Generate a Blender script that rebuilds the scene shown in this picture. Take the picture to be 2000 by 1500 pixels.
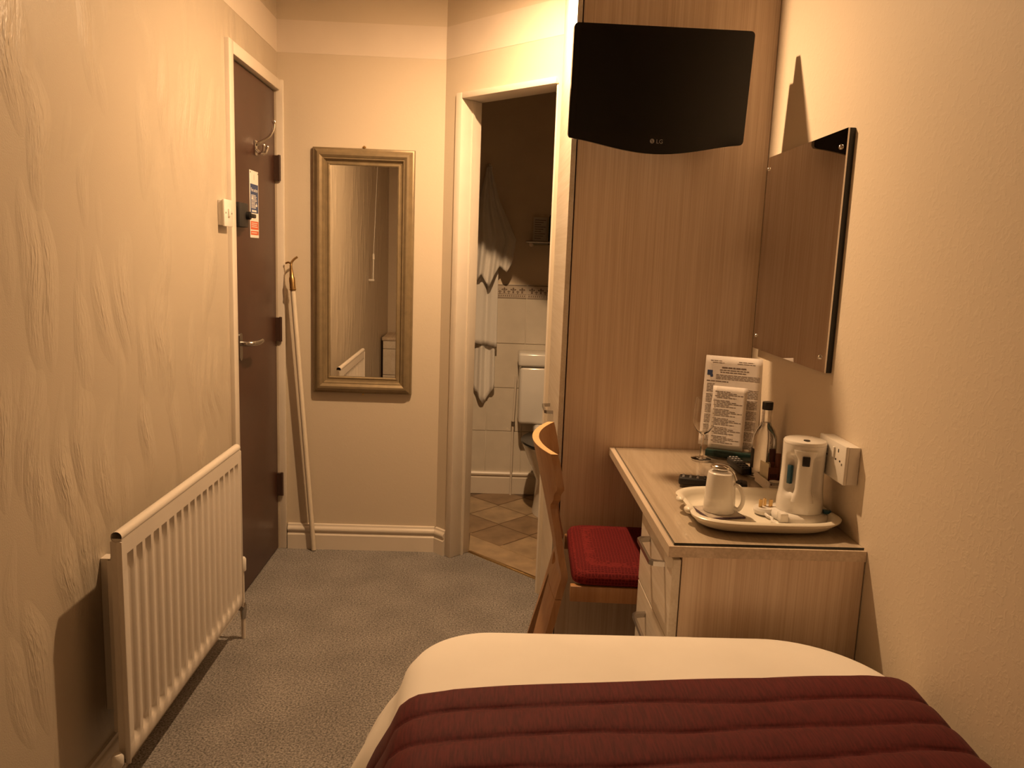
import bpy, bmesh, math, random
from mathutils import Vector, Matrix

for o in list(bpy.data.objects):
    bpy.data.objects.remove(o)
SC = bpy.context.scene
COL = SC.collection
random.seed(7)
PI = math.pi

# ------------------------------------------------------------------ camera
def make_camera():
    p, yw, r = math.radians(9.026), math.radians(1.787), math.radians(-2.146)
    cy, sy, cp, sp = math.cos(yw), math.sin(yw), math.cos(p), math.sin(p)
    fwd = Vector((sy * cp, cy * cp, -sp))
    right = Vector((cy, -sy, 0))
    down = fwd.cross(right)
    c, s = math.cos(r), math.sin(r)
    r2 = c * right + s * down
    d2 = -s * right + c * down
    cam = bpy.data.cameras.new('camera')
    cam.sensor_width = 36
    cam.lens = 1540 / 2000 * 36
    cam.clip_start = 0.02
    ob = bpy.data.objects.new('camera', cam)
    M = Matrix.Identity(4)
    for i in range(3):
        M[i][0] = r2[i]
        M[i][1] = -d2[i]
        M[i][2] = -fwd[i]
    M[0][3], M[1][3], M[2][3] = 0, 0, 1.32
    ob.matrix_world = M
    COL.objects.link(ob)
    SC.camera = ob
make_camera()

# ------------------------------------------------------------------ world, light, exposure
LAMP = Vector((0.010, 2.520, 2.350))
LAMP_RECESS = 0.0190
LAMP_COLOR = (1.0, 0.625, 0.325)
LAMP_POWER = 138.0
SC.view_settings.view_transform = 'Standard'
SC.view_settings.look = 'None'
SC.view_settings.gamma = 1.0
SC.view_settings.use_curve_mapping = False
SC.view_settings.exposure = 0.0
w = bpy.data.worlds.new('world')
SC.world = w
w.use_nodes = True
w.node_tree.nodes['Background'].inputs[0].default_value = (0, 0, 0, 1)
w.node_tree.nodes['Background'].inputs[1].default_value = 0.0

# ------------------------------------------------------------------ materials
def newmat(name):
    m = bpy.data.materials.new(name)
    m.use_nodes = True
    nt = m.node_tree
    return m, nt, nt.nodes['Principled BSDF']

def N(nt, t, **kw):
    n = nt.nodes.new(t)
    for k, v in kw.items():
        if k.startswith('_'):
            n.inputs[k[1:].replace('_', ' ')].default_value = v
        else:
            setattr(n, k, v)
    return n

def coords(nt, scale, rot=(0, 0, 0), kind='Object'):
    tc = N(nt, 'ShaderNodeTexCoord')
    mp = N(nt, 'ShaderNodeMapping')
    mp.inputs['Scale'].default_value = scale
    mp.inputs['Rotation'].default_value = rot
    nt.links.new(tc.outputs[kind], mp.inputs['Vector'])
    return mp.outputs['Vector']

def plain(name, col, rough=0.5, metal=0.0, spec=0.5, noise=0.0, nscale=20, bump=0.0, bscale=200, coat=0.0, sheen=0.0):
    m, nt, b = newmat(name)
    b.inputs['Base Color'].default_value = (*col, 1)
    b.inputs['Roughness'].default_value = rough
    b.inputs['Metallic'].default_value = metal
    b.inputs['Specular IOR Level'].default_value = spec
    b.inputs['Coat Weight'].default_value = coat
    b.inputs['Sheen Weight'].default_value = sheen
    if noise:
        v = coords(nt, (1, 1, 1))
        n = N(nt, 'ShaderNodeTexNoise', _Scale=nscale, _Detail=4.0)
        nt.links.new(v, n.inputs['Vector'])
        r = N(nt, 'ShaderNodeValToRGB')
        r.color_ramp.elements[0].color = (*[c * (1 - noise) for c in col], 1)
        r.color_ramp.elements[1].color = (*[min(1, c * (1 + noise)) for c in col], 1)
        r.color_ramp.elements[0].position = 0.3
        r.color_ramp.elements[1].position = 0.7
        nt.links.new(n.outputs['Fac'], r.inputs['Fac'])
        nt.links.new(r.outputs['Color'], b.inputs['Base Color'])
    if bump:
        v = coords(nt, (1, 1, 1))
        n = N(nt, 'ShaderNodeTexNoise', _Scale=bscale, _Detail=3.0)
        nt.links.new(v, n.inputs['Vector'])
        bp = N(nt, 'ShaderNodeBump', _Strength=bump, _Distance=0.002)
        nt.links.new(n.outputs['Fac'], bp.inputs['Height'])
        nt.links.new(bp.outputs['Normal'], b.inputs['Normal'])
    return m

def wood(name, c1, c2, axis='z', rough=0.42, fine=260, broad=28, along=1.6, bump=0.12):
    m, nt, b = newmat(name)
    def sc(a, l):
        return {'x': (l, a, a), 'y': (a, l, a), 'z': (a, a, l)}[axis]
    v1 = coords(nt, sc(fine, along * 2))
    n1 = N(nt, 'ShaderNodeTexNoise', _Scale=1.0, _Detail=2.0, _Distortion=0.3)
    nt.links.new(v1, n1.inputs['Vector'])
    v2 = coords(nt, sc(broad, along * .5))
    n2 = N(nt, 'ShaderNodeTexNoise', _Scale=1.0, _Detail=5.0, _Distortion=0.6)
    nt.links.new(v2, n2.inputs['Vector'])
    mx = N(nt, 'ShaderNodeMath', operation='MULTIPLY_ADD')
    nt.links.new(n1.outputs['Fac'], mx.inputs[0])
    mx.inputs[1].default_value = 0.5
    m2 = N(nt, 'ShaderNodeMath', operation='MULTIPLY')
    nt.links.new(n2.outputs['Fac'], m2.inputs[0])
    m2.inputs[1].default_value = 0.5
    nt.links.new(m2.outputs[0], mx.inputs[2])
    r = N(nt, 'ShaderNodeValToRGB')
    r.color_ramp.elements[0].color = (*c1, 1)
    r.color_ramp.elements[1].color = (*c2, 1)
    r.color_ramp.elements[0].position = 0.38
    r.color_ramp.elements[1].position = 0.62
    nt.links.new(mx.outputs[0], r.inputs['Fac'])
    nt.links.new(r.outputs['Color'], b.inputs['Base Color'])
    b.inputs['Roughness'].default_value = rough
    bp = N(nt, 'ShaderNodeBump', _Strength=bump, _Distance=0.001)
    nt.links.new(n1.outputs['Fac'], bp.inputs['Height'])
    nt.links.new(bp.outputs['Normal'], b.inputs['Normal'])
    return m

def wallpaper_leaf(name, col):
    """cream paper embossed with drifting leaf strokes, slightly pearly"""
    m, nt, b = newmat(name)
    b.inputs['Roughness'].default_value = 0.40
    b.inputs['Specular IOR Level'].default_value = 0.55
    tc = N(nt, 'ShaderNodeTexCoord')
    # slow warp of the coordinates so that the strokes lean and curl
    wn = N(nt, 'ShaderNodeTexNoise', _Scale=2.6, _Detail=1.0)
    nt.links.new(tc.outputs['Object'], wn.inputs['Vector'])
    vm = N(nt, 'ShaderNodeVectorMath', operation='MULTIPLY_ADD')
    nt.links.new(wn.outputs['Color'], vm.inputs[0])
    vm.inputs[1].default_value = (0, 0.22, 0.10)
    nt.links.new(tc.outputs['Object'], vm.inputs[2])
    mp = N(nt, 'ShaderNodeMapping')
    mp.inputs['Scale'].default_value = (1, 12.0, 3.3)
    mp.inputs['Rotation'].default_value = (0.12, 0, 0)
    nt.links.new(vm.outputs[0], mp.inputs['Vector'])
    # leaf blades: cells with a crest on one side
    vo = N(nt, 'ShaderNodeTexVoronoi', feature='F1', _Scale=1.0, _Randomness=1.0)
    nt.links.new(mp.outputs[0], vo.inputs['Vector'])
    sh = N(nt, 'ShaderNodeValToRGB')
    sh.color_ramp.elements[0].position = 0.0
    sh.color_ramp.elements[0].color = (1, 1, 1, 1)
    sh.color_ramp.elements[1].position = 0.55
    sh.color_ramp.elements[1].color = (0, 0, 0, 1)
    nt.links.new(vo.outputs['Distance'], sh.inputs['Fac'])
    # diagonal veins
    mp2 = N(nt, 'ShaderNodeMapping')
    mp2.inputs['Scale'].default_value = (1, 120, 24)
    mp2.inputs['Rotation'].default_value = (-0.35, 0, 0)
    nt.links.new(vm.outputs[0], mp2.inputs['Vector'])
    vn = N(nt, 'ShaderNodeTexNoise', _Scale=1.0, _Detail=2.0, _Distortion=0.5)
    nt.links.new(mp2.outputs[0], vn.inputs['Vector'])
    mul = N(nt, 'ShaderNodeMath', operation='MULTIPLY')
    nt.links.new(sh.outputs['Color'], mul.inputs[0])
    nt.links.new(vn.outputs['Fac'], mul.inputs[1])
    add = N(nt, 'ShaderNodeMath', operation='MULTIPLY_ADD')
    nt.links.new(sh.outputs['Color'], add.inputs[0])
    add.inputs[1].default_value = 0.55
    nt.links.new(mul.outputs[0], add.inputs[2])
    bp = N(nt, 'ShaderNodeBump', _Strength=0.85, _Distance=0.009)
    nt.links.new(add.outputs[0], bp.inputs['Height'])
    # fine woven ribs
    mp3 = N(nt, 'ShaderNodeMapping')
    mp3.inputs['Scale'].default_value = (1, 420, 300)
    nt.links.new(tc.outputs['Object'], mp3.inputs['Vector'])
    fn = N(nt, 'ShaderNodeTexNoise', _Scale=1.0, _Detail=1.0)
    nt.links.new(mp3.outputs[0], fn.inputs['Vector'])
    bp2 = N(nt, 'ShaderNodeBump', _Strength=0.30, _Distance=0.0012)
    nt.links.new(fn.outputs['Fac'], bp2.inputs['Height'])
    nt.links.new(bp.outputs['Normal'], bp2.inputs['Normal'])
    nt.links.new(bp2.outputs['Normal'], b.inputs['Normal'])
    r = N(nt, 'ShaderNodeMix', data_type='RGBA')
    r.inputs['A'].default_value = (*[c * .95 for c in col], 1)
    r.inputs['B'].default_value = (*[min(1, c * 1.04) for c in col], 1)
    nt.links.new(add.outputs[0], r.inputs['Factor'])
    nt.links.new(r.outputs['Result'], b.inputs['Base Color'])
    return m

def wall_lumpy(name, col, strength=0.35):
    """painted paper with scattered raised flecks"""
    m, nt, b = newmat(name)
    b.inputs['Base Color'].default_value = (*col, 1)
    b.inputs['Roughness'].default_value = 0.6
    b.inputs['Specular IOR Level'].default_value = 0.3
    v = coords(nt, (60, 60, 60))
    n = N(nt, 'ShaderNodeTexNoise', _Scale=1.0, _Detail=3.0, _Distortion=1.2)
    nt.links.new(v, n.inputs['Vector'])
    r = N(nt, 'ShaderNodeValToRGB')
    r.color_ramp.elements[0].position = 0.50
    r.color_ramp.elements[1].position = 0.68
    nt.links.new(n.outputs['Fac'], r.inputs['Fac'])
    bp = N(nt, 'ShaderNodeBump', _Strength=strength, _Distance=0.003)
    nt.links.new(r.outputs['Color'], bp.inputs['Height'])
    nt.links.new(bp.outputs['Normal'], b.inputs['Normal'])
    return m

def carpet_mat():
    m, nt, b = newmat('carpet')
    b.inputs['Roughness'].default_value = 0.95
    b.inputs['Specular IOR Level'].default_value = 0.1
    b.inputs['Sheen Weight'].default_value = 0.2
    v = coords(nt, (1, 1, 1))
    n = N(nt, 'ShaderNodeTexNoise', _Scale=170.0, _Detail=4.0, _Roughness=0.72)
    nt.links.new(v, n.inputs['Vector'])
    n2 = N(nt, 'ShaderNodeTexNoise', _Scale=6.0, _Detail=3.0)
    nt.links.new(v, n2.inputs['Vector'])
    r = N(nt, 'ShaderNodeValToRGB')
    r.color_ramp.elements[0].position = 0.32
    r.color_ramp.elements[0].color = (0.020, 0.019, 0.018, 1)
    r.color_ramp.elements[1].position = 0.68
    r.color_ramp.elements[1].color = (0.46, 0.425, 0.395, 1)
    nt.links.new(n.outputs['Fac'], r.inputs['Fac'])
    mx = N(nt, 'ShaderNodeMix', data_type='RGBA', blend_type='MULTIPLY')
    mx.inputs['Factor'].default_value = 0.6
    r2 = N(nt, 'ShaderNodeValToRGB')
    r2.color_ramp.elements[0].position = 0.3
    r2.color_ramp.elements[0].color = (0.68, 0.68, 0.68, 1)
    r2.color_ramp.elements[1].position = 0.7
    r2.color_ramp.elements[1].color = (1.1, 1.1, 1.1, 1)
    nt.links.new(n2.outputs['Fac'], r2.inputs['Fac'])
    nt.links.new(r.outputs['Color'], mx.inputs['A'])
    nt.links.new(r2.outputs['Color'], mx.inputs['B'])
    nt.links.new(mx.outputs['Result'], b.inputs['Base Color'])
    bp = N(nt, 'ShaderNodeBump', _Strength=0.5, _Distance=0.004)
    nt.links.new(n.outputs['Fac'], bp.inputs['Height'])
    nt.links.new(bp.outputs['Normal'], b.inputs['Normal'])
    return m

def fabric_streak(name, c1, c2, axis_scale, rough=0.75, sheen=0.2, bump=0.3):
    m, nt, b = newmat(name)
    b.inputs['Roughness'].default_value = rough
    b.inputs['Sheen Weight'].default_value = sheen
    b.inputs['Specular IOR Level'].default_value = 0.25
    v = coords(nt, axis_scale)
    n = N(nt, 'ShaderNodeTexNoise', _Scale=1.0, _Detail=3.0)
    nt.links.new(v, n.inputs['Vector'])
    r = N(nt, 'ShaderNodeValToRGB')
    r.color_ramp.elements[0].position = 0.35
    r.color_ramp.elements[0].color = (*c1, 1)
    r.color_ramp.elements[1].position = 0.65
    r.color_ramp.elements[1].color = (*c2, 1)
    nt.links.new(n.outputs['Fac'], r.inputs['Fac'])
    nt.links.new(r.outputs['Color'], b.inputs['Base Color'])
    bp = N(nt, 'ShaderNodeBump', _Strength=bump, _Distance=0.001)
    nt.links.new(n.outputs['Fac'], bp.inputs['Height'])
    nt.links.new(bp.outputs['Normal'], b.inputs['Normal'])
    return m

def seat_mat():
    m, nt, b = newmat('red_seat_fabric')
    b.inputs['Roughness'].default_value = 0.85
    b.inputs['Specular IOR Level'].default_value = 0.2
    v = coords(nt, (110, 110, 110))
    vo = N(nt, 'ShaderNodeTexVoronoi', feature='DISTANCE_TO_EDGE', _Scale=1.0, _Randomness=0.25)
    nt.links.new(v, vo.inputs['Vector'])
    r = N(nt, 'ShaderNodeValToRGB')
    r.color_ramp.elements[0].position = 0.05
    r.color_ramp.elements[0].color = (0.155, 0.012, 0.011, 1)
    r.color_ramp.elements[1].position = 0.16
    r.color_ramp.elements[1].color = (0.080, 0.003, 0.004, 1)
    nt.links.new(vo.outputs['Distance'], r.inputs['Fac'])
    nt.links.new(r.outputs['Color'], b.inputs['Base Color'])
    return m

def glass_mat(name, col=(1, 1, 1), rough=0.0, ior=1.45, thin=False):
    m, nt, b = newmat(name)
    b.inputs['Base Color'].default_value = (*col, 1)
    b.inputs['Roughness'].default_value = rough
    b.inputs['IOR'].default_value = ior
    b.inputs['Transmission Weight'].default_value = 1.0
    if thin:
        # thin clear film: mostly see-through with a faint gloss
        out = nt.nodes['Material Output']
        tr = N(nt, 'ShaderNodeBsdfTransparent')
        gl = N(nt, 'ShaderNodeBsdfGlossy')
        gl.inputs['Roughness'].default_value = 0.08
        lw = N(nt, 'ShaderNodeLayerWeight')
        pw = N(nt, 'ShaderNodeMath', operation='POWER')
        nt.links.new(lw.outputs['Facing'], pw.inputs[0])
        lw.inputs['Blend'].default_value = 0.5
        pw.inputs[1].default_value = 4.0
        fr = N(nt, 'ShaderNodeMath', operation='MULTIPLY_ADD')
        nt.links.new(pw.outputs[0], fr.inputs[0])
        fr.inputs[1].default_value = 0.6
        fr.inputs[2].default_value = 0.03
        mx = N(nt, 'ShaderNodeMixShader')
        tr.inputs[0].default_value = (*col, 1)
        nt.links.new(fr.outputs[0], mx.inputs[0])
        nt.links.new(tr.outputs[0], mx.inputs[1])
        nt.links.new(gl.outputs[0], mx.inputs[2])
        nt.links.new(mx.outputs[0], out.inputs['Surface'])
    return m

def emit_mat(name, col, strength):
    m, nt, b = newmat(name)
    b.inputs['Emission Color'].default_value = (*col, 1)
    b.inputs['Emission Strength'].default_value = strength
    return m

M = {}
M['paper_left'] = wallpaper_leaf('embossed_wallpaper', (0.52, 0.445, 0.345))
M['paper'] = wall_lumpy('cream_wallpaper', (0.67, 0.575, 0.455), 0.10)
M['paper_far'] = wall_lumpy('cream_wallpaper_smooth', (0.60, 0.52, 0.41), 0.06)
M['band'] = plain('white_emulsion', (0.68, 0.60, 0.51), 0.6, noise=0.03, nscale=5)
M['ceiling'] = plain('ceiling_emulsion', (0.52, 0.45, 0.36), 0.7, noise=0.03, nscale=5)
M['gloss'] = plain('white_gloss_paint', (0.70, 0.63, 0.54), 0.3, noise=0.03, nscale=9)
M['radiator'] = plain('white_radiator_enamel', (0.68, 0.62, 0.55), 0.35, noise=0.02, nscale=9)
M['door'] = plain('dark_brown_door_paint', (0.058, 0.0245, 0.0155), 0.34, noise=0.12, nscale=7, spec=0.5)
M['ash'] = wood('ash_melamine_upright', (0.66, 0.505, 0.375), (0.82, 0.675, 0.54), 'z', fine=330, broad=60)
M['ash_y'] = wood('ash_melamine_lengthwise', (0.55, 0.44, 0.33), (0.72, 0.60, 0.48), 'y', fine=160, broad=18)
M['ash_edge'] = plain('ash_edging', (0.62, 0.52, 0.41), 0.42, noise=0.05, nscale=40)
M['white_wood'] = wood('cream_drawer_front', (0.66, 0.58, 0.48), (0.76, 0.69, 0.60), 'y', fine=160, broad=18)
M['beech'] = wood('beech_plywood', (0.33, 0.155, 0.06), (0.42, 0.225, 0.10), 'z', rough=0.38, fine=120, broad=20)
M['beech_edge'] = plain('beech_plywood_edge', (0.72, 0.46, 0.22), 0.45, noise=0.08, nscale=60)
M['carpet'] = carpet_mat()
M['red'] = seat_mat()
M['burgundy'] = fabric_streak('burgundy_quilt', (0.062, 0.0050, 0.0065), (0.100, 0.0090, 0.0100), (300, 22, 300), sheen=0.03)
M['sheet'] = fabric_streak('white_cotton', (0.80, 0.76, 0.70), (0.86, 0.82, 0.76), (4, 4, 4), rough=0.85, sheen=0.1, bump=0.05)
M['towel'] = plain('white_towelling', (0.80, 0.77, 0.72), 0.95, bump=0.7, bscale=420, sheen=0.3)
M['black'] = plain('black_plastic', (0.012, 0.011, 0.011), 0.35)
M['black_matt'] = plain('black_matt_plastic', (0.018, 0.016, 0.015), 0.6)
M['screen'] = plain('black_screen', (0.004, 0.004, 0.004), 0.16, spec=0.35)
M['tvbody'] = plain('gloss_black_bezel', (0.006, 0.005, 0.005), 0.18, spec=0.35)
M['logo'] = plain('grey_print', (0.30, 0.30, 0.31), 0.4)
M['chrome'] = plain('brushed_chrome', (0.50, 0.48, 0.46), 0.26, metal=1.0)
M['steel'] = plain('polished_steel', (0.75, 0.73, 0.70), 0.12, metal=1.0)
M['brass'] = plain('aged_brass', (0.62, 0.42, 0.18), 0.3, metal=1.0, noise=0.15, nscale=50)
M['hinge'] = plain('painted_hinge', (0.045, 0.022, 0.015), 0.4)
M['mirror'] = plain('mirror_silver', (0.86, 0.85, 0.82), 0.0, metal=1.0)
M['mirror_r'] = plain('mirror_silver_tinted', (0.66, 0.62, 0.60), 0.02, metal=1.0)
M['frame'] = plain('bronze_gilt_frame', (0.25, 0.19, 0.11), 0.42, metal=0.35, noise=0.12, nscale=30)
M['plastic_w'] = plain('white_plastic', (0.78, 0.74, 0.68), 0.3)
M['plastic_kettle'] = plain('white_kettle_plastic', (0.80, 0.77, 0.72), 0.2, coat=0.3)
M['tray'] = plain('cream_melamine_tray', (0.80, 0.75, 0.64), 0.28)
M['china'] = plain('white_china', (0.80, 0.77, 0.72), 0.15, coat=0.4)
M['tile'] = plain('cream_wall_tile', (0.66, 0.60, 0.51), 0.25, noise=0.06, nscale=9)
M['grout'] = plain('tile_grout', (0.76, 0.70, 0.60), 0.8)
M['tile_border'] = plain('border_tile', (0.58, 0.50, 0.41), 0.3, noise=0.05, nscale=30)
M['motif'] = plain('border_motif_print', (0.17, 0.12, 0.09), 0.4)
M['vinylA'] = plain('vinyl_tile_sand', (0.40, 0.29, 0.18), 0.4, noise=0.25, nscale=11)
M['vinylB'] = plain('vinyl_tile_brown', (0.27, 0.18, 0.105), 0.4, noise=0.25, nscale=11)
M['vinyl_base'] = plain('vinyl_joint', (0.16, 0.11, 0.07), 0.5)
M['bathpaint'] = plain('bathroom_paint', (0.80, 0.68, 0.53), 0.6, noise=0.03, nscale=6)
M['glass'] = glass_mat('clear_glass')
M['glass_desk'] = glass_mat('desk_glass', (0.86, 0.93, 0.88), ior=1.3)
M['film'] = glass_mat('clear_acrylic', (0.97, 0.97, 0.96), thin=True)
M['darkedge'] = plain('smoked_glass_edge', (0.02, 0.025, 0.02), 0.15)
M['water'] = glass_mat('water', ior=1.33)
M['paperwhite'] = plain('printed_paper', (0.72, 0.66, 0.62), 0.7, noise=0.03, nscale=30)
M['ink'] = plain('grey_ink', (0.16, 0.12, 0.10), 0.7)
M['blueprint'] = plain('blue_print', (0.035, 0.06, 0.16), 0.5)
M['redprint'] = plain('orange_red_print', (0.62, 0.12, 0.04), 0.5)
M['signwhite'] = plain('sign_white', (0.80, 0.77, 0.72), 0.4)
M['sachet_brown'] = plain('brown_sachet', (0.16, 0.05, 0.035), 0.4, noise=0.2, nscale=60)
M['sachet_dark'] = plain('dark_maroon_sachet', (0.06, 0.018, 0.02), 0.35)
M['teabag'] = plain('tea_envelope', (0.75, 0.68, 0.50), 0.6, noise=0.08, nscale=60)
M['blue'] = plain('blue_gauge', (0.015, 0.075, 0.12), 0.25)
M['coaster'] = plain('coaster_print', (0.46, 0.40, 0.34), 0.4, noise=0.35, nscale=45)
M['coaster_edge'] = plain('coaster_dark_rim', (0.06, 0.03, 0.05), 0.4)
M['pole'] = plain('cream_painted_pole', (0.70, 0.62, 0.50), 0.45, noise=0.05, nscale=15)
M['divan'] = plain('divan_fabric', (0.45, 0.38, 0.30), 0.9, bump=0.4, bscale=300)
M['seat_black'] = plain('black_toilet_seat', (0.015, 0.014, 0.012), 0.25)
M['bottle_dark'] = plain('dark_green_bottle', (0.012, 0.035, 0.03), 0.2)
M['card'] = plain('pale_card', (0.66, 0.61, 0.55), 0.6)

# ------------------------------------------------------------------ mesh helpers
def bm_box(bm, x0, x1, y0, y1, z0, z1, bevel=0.0, seg=2):
    r = bmesh.ops.create_cube(bm, size=1.0)
    vs = r['verts']
    for v in vs:
        v.co = Vector(((x0 + x1) / 2 + v.co.x * (x1 - x0), (y0 + y1) / 2 + v.co.y * (y1 - y0), (z0 + z1) / 2 + v.co.z * (z1 - z0)))
    if bevel:
        es = list({e for v in vs for e in v.link_edges})
        bmesh.ops.bevel(bm, geom=es, offset=bevel, segments=seg, affect='EDGES', profile=0.5)
    return bm

def box(x0, x1, y0, y1, z0, z1, bevel=0.0, seg=2):
    return bm_box(bmesh.new(), x0, x1, y0, y1, z0, z1, bevel, seg)

def lathe(prof, center=(0, 0, 0), seg=32, bm=None, cap=True):
    """prof: (r, z) list, axis z"""
    bm = bm or bmesh.new()
    rings = []
    for r, z in prof:
        if r < 1e-6:
            rings.append([bm.verts.new((center[0], center[1], center[2] + z))])
        else:
            rings.append([bm.verts.new((center[0] + r * math.cos(2 * PI * i / seg), center[1] + r * math.sin(2 * PI * i / seg), center[2] + z)) for i in range(seg)])
    for a, b in zip(rings, rings[1:]):
        for i in range(seg):
            j = (i + 1) % seg
            if len(a) == 1 and len(b) == 1:
                continue
            if len(a) == 1:
                bm.faces.new((a[0], b[j], b[i]))
            elif len(b) == 1:
                bm.faces.new((a[i], a[j], b[0]))
            else:
                bm.faces.new((a[i], a[j], b[j], b[i]))
    if cap:
        if len(rings[0]) > 1:
            bm.faces.new(rings[0][::-1])
        if len(rings[-1]) > 1:
            bm.faces.new(rings[-1])
    bmesh.ops.recalc_face_normals(bm, faces=bm.faces)
    return bm

def tube(pts, r, seg=10, bm=None, cap=True):
    """r: number or list"""
    bm = bm or bmesh.new()
    pts = [Vector(p) for p in pts]
    rs = r if isinstance(r, (list, tuple)) else [r] * len(pts)
    rings = []
    up = None
    for k, p in enumerate(pts):
        t = (pts[min(k + 1, len(pts) - 1)] - pts[max(k - 1, 0)]).normalized()
        if up is None:
            up = Vector((0, 0, 1)) if abs(t.z) < 0.9 else Vector((1, 0, 0))
        s = t.cross(up).normalized()
        up = s.cross(t).normalized()
        rings.append([bm.verts.new(p + rs[k] * (math.cos(2 * PI * i / seg) * s + math.sin(2 * PI * i / seg) * up)) for i in range(seg)])
    for a, b in zip(rings, rings[1:]):
        for i in range(seg):
            j = (i + 1) % seg
            bm.faces.new((a[i], a[j], b[j], b[i]))
    if cap:
        bm.faces.new(rings[0][::-1])
        bm.faces.new(rings[-1])
    bmesh.ops.recalc_face_normals(bm, faces=bm.faces)
    return bm

def smooth_pts(pts, n=8):
    """Catmull-Rom through the points"""
    P = [Vector(p) for p in pts]
    out = []
    for i in range(len(P) - 1):
        p0, p1, p2, p3 = P[max(i - 1, 0)], P[i], P[i + 1], P[min(i + 2, len(P) - 1)]
        for k in range(n):
            t = k / n
            out.append(0.5 * ((2 * p1) + (-p0 + p2) * t + (2 * p0 - 5 * p1 + 4 * p2 - p3) * t * t + (-p0 + 3 * p1 - 3 * p2 + p3) * t ** 3))
    out.append(P[-1])
    return out

def prism(poly, axis, a0, a1, bm=None):
    """poly: 2-D outline in the plane across the axis, extruded from a0 to a1"""
    bm = bm or bmesh.new()
    def pt(u, v, a):
        return {'x': (a, u, v), 'y': (u, a, v), 'z': (u, v, a)}[axis]
    lo = [bm.verts.new(pt(u, v, a0)) for u, v in poly]
    hi = [bm.verts.new(pt(u, v, a1)) for u, v in poly]
    n = len(poly)
    for i in range(n):
        bm.faces.new((lo[i], lo[(i + 1) % n], hi[(i + 1) % n], hi[i]))
    bm.faces.new(lo[::-1])
    bm.faces.new(hi)
    bmesh.ops.recalc_face_normals(bm, faces=bm.faces)
    return bm

def grid(rows, bm=None, close=False):
    """rows: list of lists of points"""
    bm = bm or bmesh.new()
    V = [[bm.verts.new(p) for p in r] for r in rows]
    for a, b in zip(V, V[1:]):
        n = len(a)
        for i in range(n if close else n - 1):
            j = (i + 1) % n
            bm.faces.new((a[i], a[j], b[j], b[i]))
    bmesh.ops.recalc_face_normals(bm, faces=bm.faces)
    return bm

ORIGIN = {}
def obj(name, bm, mat, parent=None, smooth=True, T=None, angle=40, loc=None, kind=None, label=None):
    """bm is in world space (after T); it is shifted to the parent's origin"""
    if T is not None:
        bm.transform(T)
    if parent is not None:
        org = ORIGIN[parent.name]
    else:
        if loc is None:
            cs = [v.co for v in bm.verts]
            lo = Vector([min(c[i] for c in cs) for i in range(3)])
            hi = Vector([max(c[i] for c in cs) for i in range(3)])
            loc = Vector(((lo.x + hi.x) / 2, (lo.y + hi.y) / 2, lo.z))
        org = Vector(loc)
    bm.transform(Matrix.Translation(-org))
    me = bpy.data.meshes.new(name)
    bm.to_mesh(me)
    bm.free()
    me.materials.append(M[mat] if isinstance(mat, str) else mat)
    if smooth:
        for p in me.polygons:
            p.use_smooth = True
        me.set_sharp_from_angle(angle=math.radians(angle))
    o = bpy.data.objects.new(name, me)
    COL.objects.link(o)
    if parent is not None:
        o.parent = parent
    else:
        o.location = org
    ORIGIN[o.name] = org
    if kind:
        o['kind'] = kind
    if label:
        o['label'] = label
    return o

def thing(name, label, cat, loc, group=None):
    o = bpy.data.objects.new(name, None)
    o.empty_display_size = 0.05
    o.location = loc
    COL.objects.link(o)
    ORIGIN[o.name] = Vector(loc)
    tag(o, label, cat, group)
    return o

def tag(o, label, cat, group=None):
    o['label'] = label
    o['category'] = cat
    if group:
        o['group'] = group
    return o

def struct(name, bm, mat, label=None, parent=None, T=None, smooth=False):
    o = obj(name, bm, mat, parent, smooth=smooth, T=T, loc=(0, 0, 0))
    o['kind'] = 'structure'
    if label:
        o['label'] = label
    return o

def copy_part(src, parent, loc):
    c = src.copy()
    COL.objects.link(c)
    c.parent = parent
    c.location = loc
    return c

def text_mesh(name, txt, size, mat, parent, T, extrude=0.0004, align='CENTER'):
    cu = bpy.data.curves.new(name, 'FONT')
    cu.body = txt
    cu.size = size
    cu.extrude = extrude
    cu.align_x = align
    cu.resolution_u = 3
    tmp = bpy.data.objects.new(name + '_tmp', cu)
    COL.objects.link(tmp)
    dg = bpy.context.evaluated_depsgraph_get()
    me = bpy.data.meshes.new_from_object(tmp.evaluated_get(dg))
    bpy.data.objects.remove(tmp)
    bm = bmesh.new()
    bm.from_mesh(me)
    bpy.data.meshes.remove(me)
    return obj(name, bm, mat, parent, smooth=False, T=T)

# ------------------------------------------------------------------ key planes
XL, YF, YS, ZD = -0.905, 3.42, 2.503, 0.73
YB = 4.35                                   # bathroom far wall
YBACK = -0.30
ZC = 2.42
def xr(y):
    return 0.831 + 0.0178 * (y - 1.6)
_u = Vector((0.0178, 1, 0)).normalized()
_n = Vector((-_u.y, _u.x, 0))
# right-wall frame: local x = along the wall away from the camera (measured from y 1.6), local y = out of the wall
TR = Matrix(((_u.x, _n.x, 0, 0.831), (_u.y, _n.y, 0, 1.6), (0, 0, 1, 0), (0, 0, 0, 1)))
# angled-wall frame: local x along the wall, local y into the bathroom
_h = math.sqrt(0.5)
CX = -0.2125
TA = Matrix(((_h, _h, 0, CX), (-_h, _h, 0, YF), (0, 0, 1, 0), (0, 0, 0, 1)))

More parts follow.
